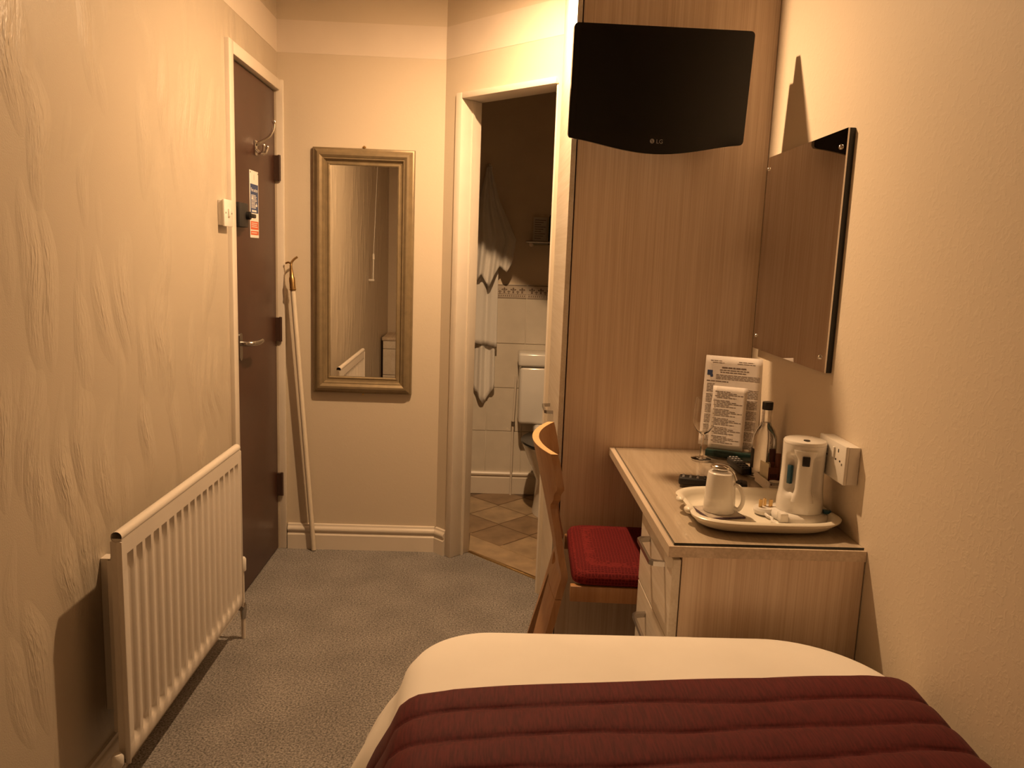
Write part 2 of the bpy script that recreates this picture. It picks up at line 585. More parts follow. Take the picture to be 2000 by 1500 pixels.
# ------------------------------------------------------------------ room shell
def shell():
    # bedroom floor (carpet up to the bathroom threshold)
    s = 3.2075 + 0.115 / _h
    poly = [(XL - .1, YBACK - .1), (0.95, YBACK - .1), (0.95, 3.02), (s - 3.02, 3.02), (s - 3.43, 3.43), (XL - .1, 3.43)]
    struct('floor', prism(poly, 'z', -0.06, 0.0), 'carpet', 'speckled grey brown carpet')
    struct('ceiling', box(XL - .1, 1.3, YBACK - .1, YB + .1, ZC, ZC + .08), 'ceiling')
    # left wall with the door opening
    bm = box(XL - .12, XL, YBACK - .1, 2.815, 0, ZC)
    bm_box(bm, XL - .12, XL, 2.815, YF + .1, 1.975, ZC)
    bm_box(bm, XL - .12, XL, 3.40, YF + .1, 0, 1.975)
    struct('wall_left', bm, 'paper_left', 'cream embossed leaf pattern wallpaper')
    # far wall behind the mirror
    struct('wall_far', box(XL, CX, YF, YF + .1, 0, ZC), 'paper_far')
    # angled wall with the bathroom doorway
    bm = box(0, 0.105, 0, 0.10, 0, ZC)
    bm_box(bm, 0.105, 0.615, 0, 0.10, 1.955, ZC)
    bm_box(bm, 0.615, 0.66, 0, 0.10, 0, ZC)
    struct('wall_angled', bm, 'paper_far', T=TA)
    # back of the wardrobe alcove
    struct('wall_alcove', box(0.262, 0.95, 2.985, 3.07, 0, ZC), 'bathpaint')
    # right wall
    poly = [(xr(YBACK - .1), YBACK - .1), (xr(YBACK - .1) + .1, YBACK - .1), (xr(2.985) + .1, 2.985), (xr(2.985), 2.985)]
    struct('wall_right', prism(poly, 'z', 0, ZC), 'paper', 'cream wallpaper with raised flecks')
    struct('wall_back', box(XL - .1, 0.9, YBACK - .1, YBACK, 0, ZC), 'paper')
    # bathroom shell
    struct('wall_bathroom_left', box(-0.55, -0.45, YF + .1, YB + .1, 0, ZC), 'bathpaint')
    struct('wall_bathroom_right', box(1.15, 1.25, 2.985, YB + .1, 0, ZC), 'bathpaint')
    # painted band high on the walls
    bm = box(XL, XL + .001, YBACK, YF, 2.118, 2.245)
    struct('trim_1', bm, 'band', 'pale painted band above the left wallpaper')
    struct('trim_2', box(XL + .0012, CX - .0005, YF - .001, YF, 2.118, 2.245), 'band', 'pale painted band above the far wallpaper')
    struct('trim_3', box(0.0008, 0.63, -0.001, 0, 2.118, 2.245), 'band', 'pale painted band above the angled wall', T=TA)
shell()

SKIRT = [(0, 0), (0.020, 0), (0.020, 0.066), (0.0165, 0.070), (0.0135, 0.075), (0.0135, 0.080), (0.019, 0.0845), (0.0205, 0.090), (0.0185, 0.098), (0.013, 0.1025), (0.0105, 0.105), (0.0095, 0.1125), (0.0, 0.115)]
def skirtings():
    # far wall: outline is (distance from wall, z)
    poly = [(YF - d, z) for d, z in SKIRT]
    struct('baseboard_far', prism(poly, 'x', XL + .032, CX - .006), 'gloss', smooth=True)
    poly = [(-d, z) for d, z in SKIRT]
    struct('baseboard_angled', prism(poly, 'x', 0.004, 0.070), 'gloss', T=TA, smooth=True)
    poly = [(XL + d * .7, z) for d, z in SKIRT]
    struct('baseboard_left', prism(poly, 'y', YBACK, 2.765), 'gloss', smooth=True)
    # bathroom skirting, a little taller with a rounded nose
    pr = [(0, 0), (0.018, 0), (0.018, 0.092), (0.012, 0.098), (0.012, 0.104), (0.021, 0.109), (0.022, 0.118), (0.016, 0.126), (0, 0.128)]
    struct('baseboard_bathroom', prism([(YB - .008 - d, z) for d, z in pr], 'x', -0.449, 1.149), 'gloss', smooth=True)
skirtings()

def door_frames():
    # entrance door frame on the left wall
    f = struct('trim_4', box(XL - .02, XL + .016, 2.768, 2.815, 0, 2.008, .004), 'gloss', 'white door architrave on the left wall', smooth=True)
    obj('head', box(XL - .02, XL + .016, 2.8152, 3.4018, 1.965, 2.008, .004), 'gloss', f)
    obj('post', box(XL - .02, XL + .028, 3.402, YF - .001, 0, 2.008, .003), 'gloss', f)
    obj('door_stop', box(XL - .06, XL - .005, 2.8152, 2.822, 0, 1.9645), 'gloss', f)
    # bathroom doorway lining
    f = struct('trim_5', box(0.075, 0.112, -0.012, 0.104, 0, 1.976, .004), 'gloss', 'white bathroom door frame', T=TA, smooth=True)
    obj('head', box(0.1122, 0.61, -0.012, 0.104, 1.952, 1.976, .003), 'gloss', f, T=TA)
    obj('bead', box(0.1122, 0.1165, 0.050, 0.062, 0, 1.9495), 'gloss', f, T=TA)
    obj('jamb', box(0.606, 0.6145, 0.0, 0.104, 0, 1.9495), 'gloss', f, T=TA)
door_frames()

# ------------------------------------------------------------------ ceiling lamp
def ceiling_lamp():
    """short cylindrical downlight; the bulb sits just inside the rim, so the rim cuts off the light high on the walls"""
    t = thing('ceiling_lamp', 'small round ceiling downlight in front of the wardrobe', 'lamp', (LAMP.x, LAMP.y, LAMP.z))
    c = (LAMP.x, LAMP.y, 0)
    zr = LAMP.z - LAMP_RECESS
    obj('housing', lathe([(0.042, zr), (0.045, zr), (0.045, ZC - .012), (0.042, ZC - .012), (0.042, zr + .002), (0.042, zr)], c, 48, cap=False), 'plastic_w', t)
    obj('ceiling_plate', lathe([(0, ZC - .012), (0.048, ZC - .012), (0.050, ZC - .001), (0, ZC - .001)], c, 40), 'plastic_w', t)
    obj('reflector', lathe([(0, LAMP.z + .040), (0.025, LAMP.z + .042), (0.0415, LAMP.z + .050), (0.0415, LAMP.z + .054), (0, LAMP.z + .054)], c, 40), 'plastic_w', t)
    L = bpy.data.lights.new('lamp_light', 'POINT')
    L.shadow_soft_size = 0.022
    L.energy = LAMP_POWER
    L.color = LAMP_COLOR
    lo = bpy.data.objects.new('lamp_light', L)
    COL.objects.link(lo)
    lo.parent = t
ceiling_lamp()

# ------------------------------------------------------------------ entrance door
def entrance_door():
    x = XL - .008
    d = struct('door_1', box(x - .04, x, 2.823, 3.401, 0.006, 1.962, .002), 'door', 'dark brown flush entrance door')
    for zc in (1.655, 0.985, 0.300):
        h = obj('hinge', box(x + .0003, XL + .010, 3.384, 3.4015, zc - .05, zc + .05), 'hinge', d)
        obj('knuckle', lathe([(0, zc - .054), (0.0065, zc - .052), (0.0065, zc + .052), (0, zc + .054)], (XL + .012, 3.394, 0), 12), 'hinge', h)
    # lever handle
    hy, hz = 2.895, 0.965
    hp = obj('handle_plate', prism([(hy + .017 * math.cos(a), hz + (.034 if math.sin(a) > 0 else -.034) + .017 * math.sin(a)) for a in [2 * PI * i / 28 for i in range(28)]], 'x', x + .0002, x + .008), 'chrome', d)
    obj('lever', tube(smooth_pts([(x + .006, hy, hz + .012), (x + .036, hy, hz + .012), (x + .048, hy + .014, hz + .012), (x + .052, hy + .06, hz + .010), (x + .050, hy + .115, hz + .012)], 5), [.010] * 6 + [.0095] * 14 + [.009], 12), 'chrome', hp)
    # black rim lock
    k = obj('rim_lock', box(x + .0002, x + .032, 2.826, 2.926, 1.395, 1.480, .004), 'black_matt', d)
    obj('turn_knob', tube([(x + .03, 2.905, 1.437), (x + .046, 2.905, 1.437)], .014, 16), 'black', k)
    obj('snib', box(x + .038, x + .05, 2.900, 2.962, 1.430, 1.445, .004), 'black', k)
    obj('latch', box(x + .0, x + .026, 2.8235, 2.8258, 1.41, 1.465), 'black', k)
entrance_door()

def coat_hook():
    x = XL - .008
    t = thing('coat_hook', 'polished metal double coat hook on the brown door', 'coat hook', (x, 3.125, 1.69))
    y = 3.125
    obj('back_plate', box(x + .0003, x + .006, y - .013, y + .013, 1.672, 1.728, .002), 'steel', t)
    obj('upper_arm', tube(smooth_pts([(x + .006, y, 1.712), (x + .02, y + .006, 1.722), (x + .05, y + .018, 1.745), (x + .064, y + .026, 1.775), (x + .066, y + .028, 1.797)], 5), [.007] * 6 + [.0055] * 13 + [.0055, .006], 10), 'steel', t)
    obj('upper_tip', lathe([(0, -.009), (.007, -.006), (.009, 0), (.007, .006), (0, .009)], (x + .066, y + .028, 1.801), 14), 'steel', t)
    for s in (-1, 1):
        obj('lower_arm', tube(smooth_pts([(x + .006, y + s * .006, 1.692), (x + .02, y + s * .012, 1.680), (x + .034, y + s * .02, 1.684), (x + .040, y + s * .024, 1.702)], 4), .0052, 10), 'steel', t)
        obj('lower_tip', lathe([(0, -.007), (.006, -.005), (.0075, 0), (.006, .005), (0, .007)], (x + .040, y + s * .024, 1.706), 12), 'steel', t)
coat_hook()

def fire_sign():
    x = XL - .008
    t = thing('fire_notice', 'tall fire action notice with blue and orange panels on the brown door', 'sign', (x, 3.1, 1.375))
    y0, y1, z0, z1 = 3.045, 3.155, 1.362, 1.612
    obj('plate', box(x + .0003, x + .002, y0, y1, z0, z1, .0008, 1), 'signwhite', t)
    obj('blue_panel', box(x + .002, x + .0025, y0 + .006, y1 - .006, 1.455, 1.562), 'blueprint', t)
    obj('orange_panel', box(x + .002, x + .0025, y0 + .006, y1 - .006, 1.393, 1.424), 'redprint', t)
    obj('orange_panel', box(x + .002, x + .0025, y0 + .006, y1 - .006, 1.373, 1.388), 'redprint', t)
    Tt = Matrix(((0, 0, 1, x + .0026), (1, 0, 0, (y0 + y1) / 2), (0, 1, 0, 1.534), (0, 0, 0, 1)))
    text_mesh('lettering', 'Fire action', 0.0195, 'signwhite', t, Tt, .0002)
    bm = bmesh.new()
    rnd = random.Random(3)
    z = 1.522
    k = 0
    while z > 1.470:
        wd = rnd.uniform(.05, .085)
        bm_box(bm, x + .0025, x + .0029, y0 + .014, y0 + .014 + wd, z - .0022, z)
        z -= .0052
        k += 1
    bm_box(bm, x + .0025, x + .0029, y0 + .022, y0 + .078, 1.459, 1.466)
    obj('white_print', bm, 'signwhite', t, smooth=False, kind='stuff')
    for yc, zc in ((y0 + .03, 1.510), (y1 - .03, 1.485)):
        obj('arrow_print', prism([(yc - .009, zc - .005), (yc + .009, zc - .005), (yc, zc + .009)], 'x', x + .0025, x + .0031), 'signwhite', t, smooth=False)
    obj('crest_print', prism([((y0 + y1) / 2 + .006 * math.cos(a), 1.588 + .011 * math.sin(a)) for a in [2 * PI * i / 14 for i in range(14)]], 'x', x + .002, x + .0026), 'card', t, smooth=False)
    bm = bmesh.new()
    for i in range(3):
        bm_box(bm, x + .002, x + .0025, y0 + .03, y1 - .03, 1.447 - i * .007, 1.4485 - i * .007)
    obj('grey_print', bm, 'card', t, smooth=False, kind='stuff')
    bm = bmesh.new()
    for i, zc in enumerate((1.417, 1.410, 1.403, 1.381)):
        bm_box(bm, x + .0025, x + .0029, y0 + .015, y1 - .02 - .008 * (i % 2), zc - .0012, zc + .0012)
    obj('panel_print', bm, 'signwhite', t, smooth=False, kind='stuff')
    for yy in (y0 + .007, y1 - .007):
        obj('screw', tube([(x + .002, yy, 1.604), (x + .0035, yy, 1.604)], .003, 10), 'chrome', t)
fire_sign()

def light_switch():
    t = thing('light_switch', 'white square light switch beside the brown door', 'light switch', (XL, 2.71, 1.39))
    obj('back_box', box(XL + .0002, XL + .016, 2.672, 2.752, 1.394, 1.476, .002), 'plastic_w', t)
    p = obj('face_plate', box(XL + .0162, XL + .023, 2.669, 2.755, 1.391, 1.479, .002), 'plastic_w', t)
    obj('rocker', box(XL + .0228, XL + .0285, 2.704, 2.720, 1.423, 1.450, .002), 'plastic_w', p)
    for yy in (2.682, 2.742):
        obj('screw', tube([(XL + .022, yy, 1.435), (XL + .0238, yy, 1.435)], .003, 10), 'chrome', p)
light_switch()

# ------------------------------------------------------------------ framed mirror on the far wall
def framed_mirror():
    x0, x1, z0, z1 = -0.757, -0.3325, 0.716, 1.749
    t = thing('framed_mirror', 'tall mirror in a stepped bronze frame on the far wall', 'mirror', ((x0 + x1) / 2, YF, z0))
    prof = [(0.0, 0.0), (0.0, 0.012), (0.003, 0.018), (0.009, 0.020), (0.014, 0.027), (0.022, 0.033), (0.031, 0.034), (0.038, 0.030), (0.042, 0.026), (0.046, 0.026), (0.050, 0.021), (0.053, 0.014), (0.060, 0.012), (0.066, 0.015), (0.070, 0.013), (0.072, 0.007)]
    rows = []
    for i, d in prof:
        y = YF - .0015 - d
        rows.append([(x0 + i, y, z0 + i), (x1 - i, y, z0 + i), (x1 - i, y, z1 - i), (x0 + i, y, z1 - i)])
    obj('frame', grid(rows, close=True), 'frame', t, angle=28)
    bm = box(x0 + .066, x1 - .066, YF - .0085, YF - .003, z0 + .066, z1 - .066)
    # the glass hangs a hair off square
    cx, cz = (x0 + x1) / 2, (z0 + z1) / 2
    R = Matrix.Translation((cx, YF - .006, cz)) @ Matrix.Rotation(math.radians(0.35), 4, 'X') @ Matrix.Rotation(math.radians(0.10), 4, 'Z') @ Matrix.Translation((-cx, -YF + .006, -cz))
    bm.transform(R)
    obj('glass', bm, 'mirror', t, smooth=False)
    obj('hanging_ring', lathe([(.004, 0), (.006, .002), (.0085, .005), (.006, .008), (.004, .01)], ((x0 + x1) / 2, YF - .012, z1 + .0005), 12), 'brass', t)
    obj('fixing_screw', tube([((x0 + x1) / 2 + .002, YF - .0018, z0 - .006), ((x0 + x1) / 2 + .002, YF - .006, z0 - .006)], .004, 10), 'brass', t)
framed_mirror()

# ------------------------------------------------------------------ window pole leaning in the corner
def window_pole():
    b = Vector((-0.752, 3.382, 0.0))
    tp = Vector((-0.8345, 3.372, 1.155))
    t = thing('window_pole', 'long cream pole with a brass hooked end leaning on the far wall', 'pole', b)
    d = (tp - b).normalized()
    obj('shaft', tube([b + d * .004, tp], .0105, 14), 'pole', t)
    obj('ferrule', tube([tp - d * .002, tp + d * .004, tp + d * .006, tp + d * .05, tp + d * .055, tp + d * .09, tp + d * .105], [.013, .0145, .0125, .0125, .010, .006, .005], 16), 'brass', t)
    e = tp + d * .103
    h = obj('hook', tube(smooth_pts([e - d * .004, e + Vector((.002, .004, .012)), e + Vector((.012, .006, .026)), e + Vector((.026, .006, .036))], 5), .0048, 10), 'brass', t)
    obj('prong', tube(smooth_pts([e + Vector((0, .002, .006)), e + Vector((-.012, .012, .012)), e + Vector((-.026, .022, .008))], 5), .0045, 10), 'brass', h)
window_pole()

# ------------------------------------------------------------------ radiator
def radiator():
    y0, y1, z0, z1 = 1.700, 2.535, 0.135, 0.672
    xf = -0.803                      # front face
    t = thing('radiator', 'white ribbed panel radiator on the left wall', 'radiator', (XL, (y0 + y1) / 2, z0))
    # pressed front panel: 17 recessed channels
    n = 17
    pitch = (y1 - y0 - .03) / n
    ys = [y0]
    for k in range(n):
        c = y0 + .015 + pitch * (k + .5)
        for a in (-.34, -.24, -.12, 0, .12, .24, .34):
            ys.append(c + a * pitch)
    ys.append(y1)
    def depth(i):
        if i == 0 or i == len(ys) - 1:
            return 0
        a = abs((i - 1) % 7 - 3)
        return (1.0, .92, .55, 0)[a]
    zs = [z0, z0 + .028, z0 + .034, z0 + .048, z0 + .070, z1 - .090, z1 - .064, z1 - .046, z1 - .0425, z1]
    fz = [0, 0, .75, 1.45, 1, 1, 1.7, 1.5, 0, 0]
    rows = [[(xf - .0095 * depth(i) * g, y, z) for i, y in enumerate(ys)] for z, g in zip(zs, fz)]
    # fold the lower edge and both ends back
    rows.insert(0, [(xf - .006, y, z0 - .010) for y in ys])
    rows.insert(0, [(xf - .022, y, z0 - .010) for y in ys])
    bm = grid(rows)
    for y in (y0, y1):
        a = [bm.verts.new(p) for p in ((xf, y, z0), (xf - .022, y, z0), (xf - .022, y, z1), (xf, y, z1))]
        bm.faces.new(a)
    bmesh.ops.recalc_face_normals(bm, faces=bm.faces)
    obj('front_panel', bm, 'radiator', t, angle=50)
    obj('top_roll', tube([(xf - .011, y0 - .002, z1 + .004), (xf - .011, y1 + .002, z1 + .004)], .0125, 16, cap=False), 'radiator', t)
    obj('side_rim', box(xf - .010, xf + .0025, y0 - .006, y0 - .0005, z0 - .008, z1 - .006, .002), 'radiator', t)
    obj('side_rim', box(xf - .010, xf + .0025, y1 + .0005, y1 + .006, z0 - .008, z1 - .006, .002), 'radiator', t)
    obj('rear_plate', box(xf - .027, xf - .0225, y0 + .002, y1 - .002, z0, z1 - .008), 'radiator', t)
    # convector fins behind: folded sheet
    pts = []
    nf = 46
    for i in range(nf):
        y = y0 + .05 + (y1 - y0 - .1) * i / nf
        w_ = (y1 - y0 - .1) / nf
        for dx, dy in ((0, 0), (0, .4 * w_), (-.034, .5 * w_), (-.034, .9 * w_)):
            pts.append((xf - .029 + dx, y + dy))
    bm = bmesh.new()
    lo = [bm.verts.new((x, y, z0 + .03)) for x, y in pts]
    hi = [bm.verts.new((x, y, z1 - .075)) for x, y in pts]
    for i in range(len(pts) - 1):
        bm.faces.new((lo[i], lo[i + 1], hi[i + 1], hi[i]))
    obj('convector_fins', bm, 'radiator', t, smooth=False)
    for yy in (y0 + .12, y1 - .12):
        obj('wall_bracket', box(XL + .0005, xf - .065, yy - .015, yy + .015, z0 + .06, z1 - .09), 'radiator', t)
    # valves and feed pipes
    for yv, s in ((y0 - .022, -1), (y1 + .024, 1)):
        xv = xf - .020 if s < 0 else xf - .006
        v = obj('valve', tube([(xv, yv - s * .022, z0 - .018), (xv, yv + s * .002, z0 - .018)], .0085, 14), 'chrome', t)
        obj('valve_body', lathe([(0, z0 - .062), (.009, z0 - .062), (.011, z0 - .045), (.0125, z0 - .03), (.011, z0 - .012), (.008, z0 - .006), (0, z0 - .006)], (xv, yv, 0), 16), 'chrome', v)
        obj('pipe', lathe([(0, .0005), (.0075, .0005), (.0075, z0 - .062), (0, z0 - .062)], (xv, yv, 0), 12), 'gloss', v)
        if s < 0:
            obj('valve_cap', lathe([(.010, z0 - .0055), (.0135, z0 + .0), (.0135, z0 + .020), (.009, z0 + .027), (0, z0 + .028)], (xv, yv, 0), 16), 'plastic_w', v)
        else:
            obj('valve_spindle', lathe([(0, z0 - .0055), (.006, z0 - .0055), (.006, z0 + .108), (0, z0 + .108)], (xv, yv, 0), 12), 'gloss', v)
            obj('thermostat_cap', lathe([(0, z0 + .1085), (.011, z0 + .1085), (.0125, z0 + .112), (.0125, z0 + .150), (.009, z0 + .156), (0, z0 + .157)], (xv, yv, 0), 18), 'plastic_w', v)
radiator()

# ------------------------------------------------------------------ bow handles
def bow_handle(parent, x, y0, y1, z, out=.034, drop=.0, name='handle'):
    """flat bow along y standing out towards -x"""
    pts = [(x, y0), (x - out * .75, y0 + .004), (x - out, y0 + .014), (x - out, y1 - .014), (x - out * .75, y1 - .004), (x, y1)]
    inn = [(x, y1 - .011), (x - out * .6, y1 - .016), (x - out + .006, y1 - .022), (x - out + .006, y0 + .022), (x - out * .6, y0 + .016), (x, y0 + .011)]
    bm = prism(pts + inn, 'z', z - .0055, z + .0055)
    return obj(name, bm, 'chrome', parent, smooth=True, angle=30)

# ------------------------------------------------------------------ wardrobe
def wardrobe():
    t = thing('wardrobe', 'tall pale ash wardrobe reaching the ceiling with a plain side panel', 'wardrobe', (0.54, 2.73, 0))
    x1 = xr(2.503) - .002
    poly = [(0.2525, YS), (xr(YS) - .0015, YS), (xr(YS + .018) - .0015, YS + .018), (0.2525, YS + .018)]
    obj('side_panel', prism(poly, 'z', 0.001, ZC - .004), 'ash', t, smooth=False)
    obj('back_panel', box(0.2525, x1, 2.965, 2.978, 0.001, ZC - .004), 'ash', t, smooth=False)
    obj('top_shelf', box(0.2525, x1, YS + .0185, 2.9645, 1.95, 1.968), 'ash_y', t, smooth=False)
    obj('plinth', box(0.262, 0.275, YS + .0185, 2.9645, 0.001, 0.07), 'ash', t, smooth=False)
    d = obj('door', box(0.2315, 0.2485, YS - .001, 2.958, 0.012, ZC - .006, .0012, 1), 'white_wood', t)
    bow_handle(d, 0.2314, 2.70, 2.85, 0.795, .03)
wardrobe()

# ------------------------------------------------------------------ television
def television():
    t = thing('television', 'black flat screen television hung on the wardrobe side panel', 'television', (0.47, YS, 1.63))
    W, Z0, Z1 = 0.513, -0.160, 0.150            # local: x right, y back, z up
    def outline(inset=0.0, sag=0.034):
        pts = []
        r = .012
        x0, x1 = -W / 2 + inset, W / 2 - inset
        for k in range(5):
            a = PI - PI / 2 * k / 4
            pts.append((x0 + r + r * math.cos(a), Z1 - inset - r + r * math.sin(a)))
        for k in range(5):
            a = PI / 2 - PI / 2 * k / 4
            pts.append((x1 - r + r * math.cos(a), Z1 - inset - r + r * math.sin(a)))
        for k in range(4):
            a = -PI / 2 * k / 3
            pts.append((x1 - r + r * math.cos(a), Z0 + r + inset * .3 + r * math.sin(a)))
        n = 20
        for k in range(1, n):
            u = 1 - 2 * k / n
            pts.append(((x1 - r) * u, Z0 + inset * .3 - sag * max(0, math.cos(u * PI / 2) ** 1.35)))
        for k in range(4):
            a = -PI / 2 - PI / 2 * k / 3
            pts.append((x0 + r + r * math.cos(a), Z0 + r + inset * .3 + r * math.sin(a)))
        return pts
    R = Matrix.Translation((0.466, 2.362, 1.831)) @ Matrix.Rotation(math.radians(1.0), 4, 'Z') @ Matrix.Rotation(math.radians(6.0), 4, 'X')
    bm = prism(outline(), 'y', -0.018, 0.010)
    bmesh.ops.bevel(bm, geom=[e for e in bm.edges if abs(e.verts[0].co.y + .018) < 1e-5 and abs(e.verts[1].co.y + .018) < 1e-5], offset=.003, segments=2, affect='EDGES')
    obj('bezel', bm, 'tvbody', t, T=R, angle=30)
    obj('screen', box(-W / 2 + .018, W / 2 - .018, -0.0188, -0.0181, Z0 + .02, Z1 - .018), 'screen', t, T=R, smooth=False)
    bm = prism([(x * .86, z * .8 + .004) for x, z in outline(0.01, .02)], 'y', 0.0103, 0.046)
    obj('rear_shell', bm, 'black_matt', t, T=R, angle=30)
    a = obj('mount_arm', box(-.03, .03, .0465, .095, -.04, .05, .003), 'black_matt', t, T=R)
    obj('wall_plate', box(0.40, 0.53, YS - .0125, YS - .0005, 1.76, 1.90, .002), 'black_matt', t)
    obj('tilt_link', tube([(0.463, 2.455, 1.822), (0.463, YS - .011, 1.83)], .018, 14), 'black_matt', t)
    Tt = R @ Matrix(((1, 0, 0, .0095), (0, 0, -1, -.0189), (0, 1, 0, Z0 - .004), (0, 0, 0, 1)))
    text_mesh('brand_lettering', 'LG', 0.0165, 'logo', t, Tt, .0003)
    # round emblem: disc with a notch line and dot
    Te = R @ Matrix(((1, 0, 0, -.0125), (0, 0, -1, -.0189), (0, 1, 0, Z0 + .0018), (0, 0, 0, 1)))
    e = obj('brand_emblem', lathe([(0, 0), (.0066, 0), (.0066, .0005), (0, .0005)], (0, 0, 0), 24), 'logo', t, T=Te, smooth=False)
    bm = box(-.0006, .0006, -.0036, .0040, .0005, .0008)
    bm_box(bm, -.0006, .0028, -.0036, -.0025, .0005, .0008)
    lathe([(0, .0005), (.0011, .0005), (.0011, .0008), (0, .0008)], (-.0028, .0022, 0), 10, bm)
    obj('emblem_marks', bm, 'tvbody', e, T=Te, smooth=False)
television()

# ------------------------------------------------------------------ right wall mirror
def wall_mirror():
    # local along the wall from y=1.6
    a0, a1, z0, z1 = 0.281, 0.845, 1.073, 1.650
    t = thing('wall_mirror', 'square frameless mirror screwed to the right wall above the desk', 'mirror', TR @ Vector(((a0 + a1) / 2, 0, z0)))
    obj('backing_board', box(a0, a1, 0.0004, 0.014, z0, z1, .001, 1), 'black', t, T=TR, smooth=False)
    obj('glass', box(a0, a1, 0.0142, 0.0182, z0, z1), 'mirror_r', t, T=TR, smooth=False)
    for a, z in ((a0 + .035, z0 + .035), (a1 - .025, z0 + .04), (a0 + .032, z1 - .04), (a1 - .012, z1 - .035)):
        bm = lathe([(0.0065, 0.0182), (.006, .021), (.003, .0235), (0, .024)], (0, 0, 0), 14)
        bm.transform(Matrix(((1, 0, 0, a), (0, 0, 1, 0), (0, -1, 0, z), (0, 0, 0, 1))))
        obj('screw_cap', bm, 'steel', t, T=TR)
wall_mirror()

# ------------------------------------------------------------------ socket
def socket():
    a0, a1, z0, z1 = 0.083, 0.229, 0.848, 0.934
    t = thing('wall_socket', 'white double wall socket behind the kettle', 'socket', TR @ Vector((a0, 0, z0)))
    obj('back_box', box(a0, a1, 0.0004, 0.026, z0, z1, .002), 'plastic_w', t, T=TR)
    p = obj('face_plate', box(a0 - .001, a1 + .001, 0.0262, 0.034, z0 - .001, z1 + .001, .002), 'plastic_w', t, T=TR)
    for k in (0, 1):
        c = a0 + .037 + k * .072
        obj('rocker_switch', box(c + .018, c + .027, .033, .0375, z1 - .036, z1 - .012, .001), 'plastic_w', p, T=TR)
        for da, dz, w_, h_ in ((0, -.016, .0022, .004), (-.011, -.038, .003, .002), (.011, -.038, .003, .002)):
            obj('pin_hole', box(c + da - w_, c + da + w_, .0338, .0344, z1 + dz - h_, z1 + dz + h_), 'black_matt', p, T=TR, smooth=False)
    obj('screw', box(a0 + .012, a0 + .017, .0338, .0346, (z0 + z1) / 2 - .0025, (z0 + z1) / 2 + .0025), 'chrome', p, T=TR, smooth=False)
socket()

# ------------------------------------------------------------------ desk
def desk():
    t = thing('desk', 'pale ash desk worktop fixed along the right wall', 'desk', (0.62, 2.05, 0.70))
    y0, y1 = 1.604, YS - .001
    x0 = 0.400
    zt = ZD - .006
    poly = [(x0, y0), (xr(y0) - .001, y0), (xr(y1) - .001, y1), (x0 + .004, y1)]
    obj('worktop', prism([(x + (.0015 if x < .5 else 0), y) for x, y in poly], 'z', zt - .024, zt), 'ash_y', t, smooth=False)
    bm = prism([(x0 - .0002, y0), (x0 + .0013, y0), (x0 + .0053, y1), (x0 + .0038, y1)], 'z', zt - .024, zt)
    obj('edge_strip', bm, 'ash_edge', t, smooth=False)
    obj('wall_batten', box(xr(2.2) - .03, xr(1.96) - .004, 1.96, y1 - .002, zt - .06, zt - .0245), 'ash_y', t, smooth=False)
    g = thing('glass_sheet', 'clear glass sheet covering the desk top', 'glass sheet', (0.62, 2.05, zt))
    poly = [(x0 + .012, y0 + .008), (xr(y0) - .004, y0 + .008), (xr(y1) - .004, y1 - .02), (x0 + .018, y1 - .02)]
    obj('pane', prism(poly, 'z', zt + .0004, zt + .0052), 'film', g, smooth=False)
    bm = prism([(x0 + .0118, y0 + .0078), (xr(y0) - .004, y0 + .0078), (xr(y0) - .004, y0 + .0095), (x0 + .0118, y0 + .0095)], 'z', zt + .0003, zt + .005)
    prism([(x0 + .0118, y0 + .0096), (x0 + .0135, y0 + .0096), (x0 + .0195, y1 - .02), (x0 + .0178, y1 - .02)], 'z', zt + .0003, zt + .005, bm)
    obj('dark_edge', bm, 'darkedge', g, smooth=False)

    u = thing('drawer_unit', 'pale ash drawer unit under the near end of the desk', 'drawers', (0.62, 1.78, 0))
    zb = zt - .0246
    yn, yfr = 1.622, 1.952
    xf = 0.411
    xb = xr(yn) - .003
    obj('side_panel', box(xf + .0205, xb, yn - .016, yn, 0.001, zb), 'ash', u, smooth=False)
    obj('side_panel', box(xf + .0205, xb, yfr - .016, yfr, 0.001, zb), 'ash', u, smooth=False)
    obj('back_panel', box(xb - .01, xb, yn + .0005, yfr - .0165, 0.001, zb), 'ash', u, smooth=False)
    obj('plinth', box(xf + .05, xf + .062, yn + .0005, yfr - .0165, 0.001, 0.075), 'ash', u, smooth=False)
    for za, zc in ((0.507, zb - .006), (0.296, 0.503), (0.082, 0.292)):
        d = obj('drawer', box(xf, xf + .018, yn - .0155, yfr, za, zc, .0012, 1), 'white_wood', u)
        obj('drawer_box', box(xf + .0185, xb - .03, yn + .012, yfr - .03, za + .02, zc - .03), 'ash_y', d, smooth=False)
        bow_handle(d, xf - .0002, 1.676, 1.846, za + .79 * (zc - za) if za > .4 else zc - .045, .034)
desk()

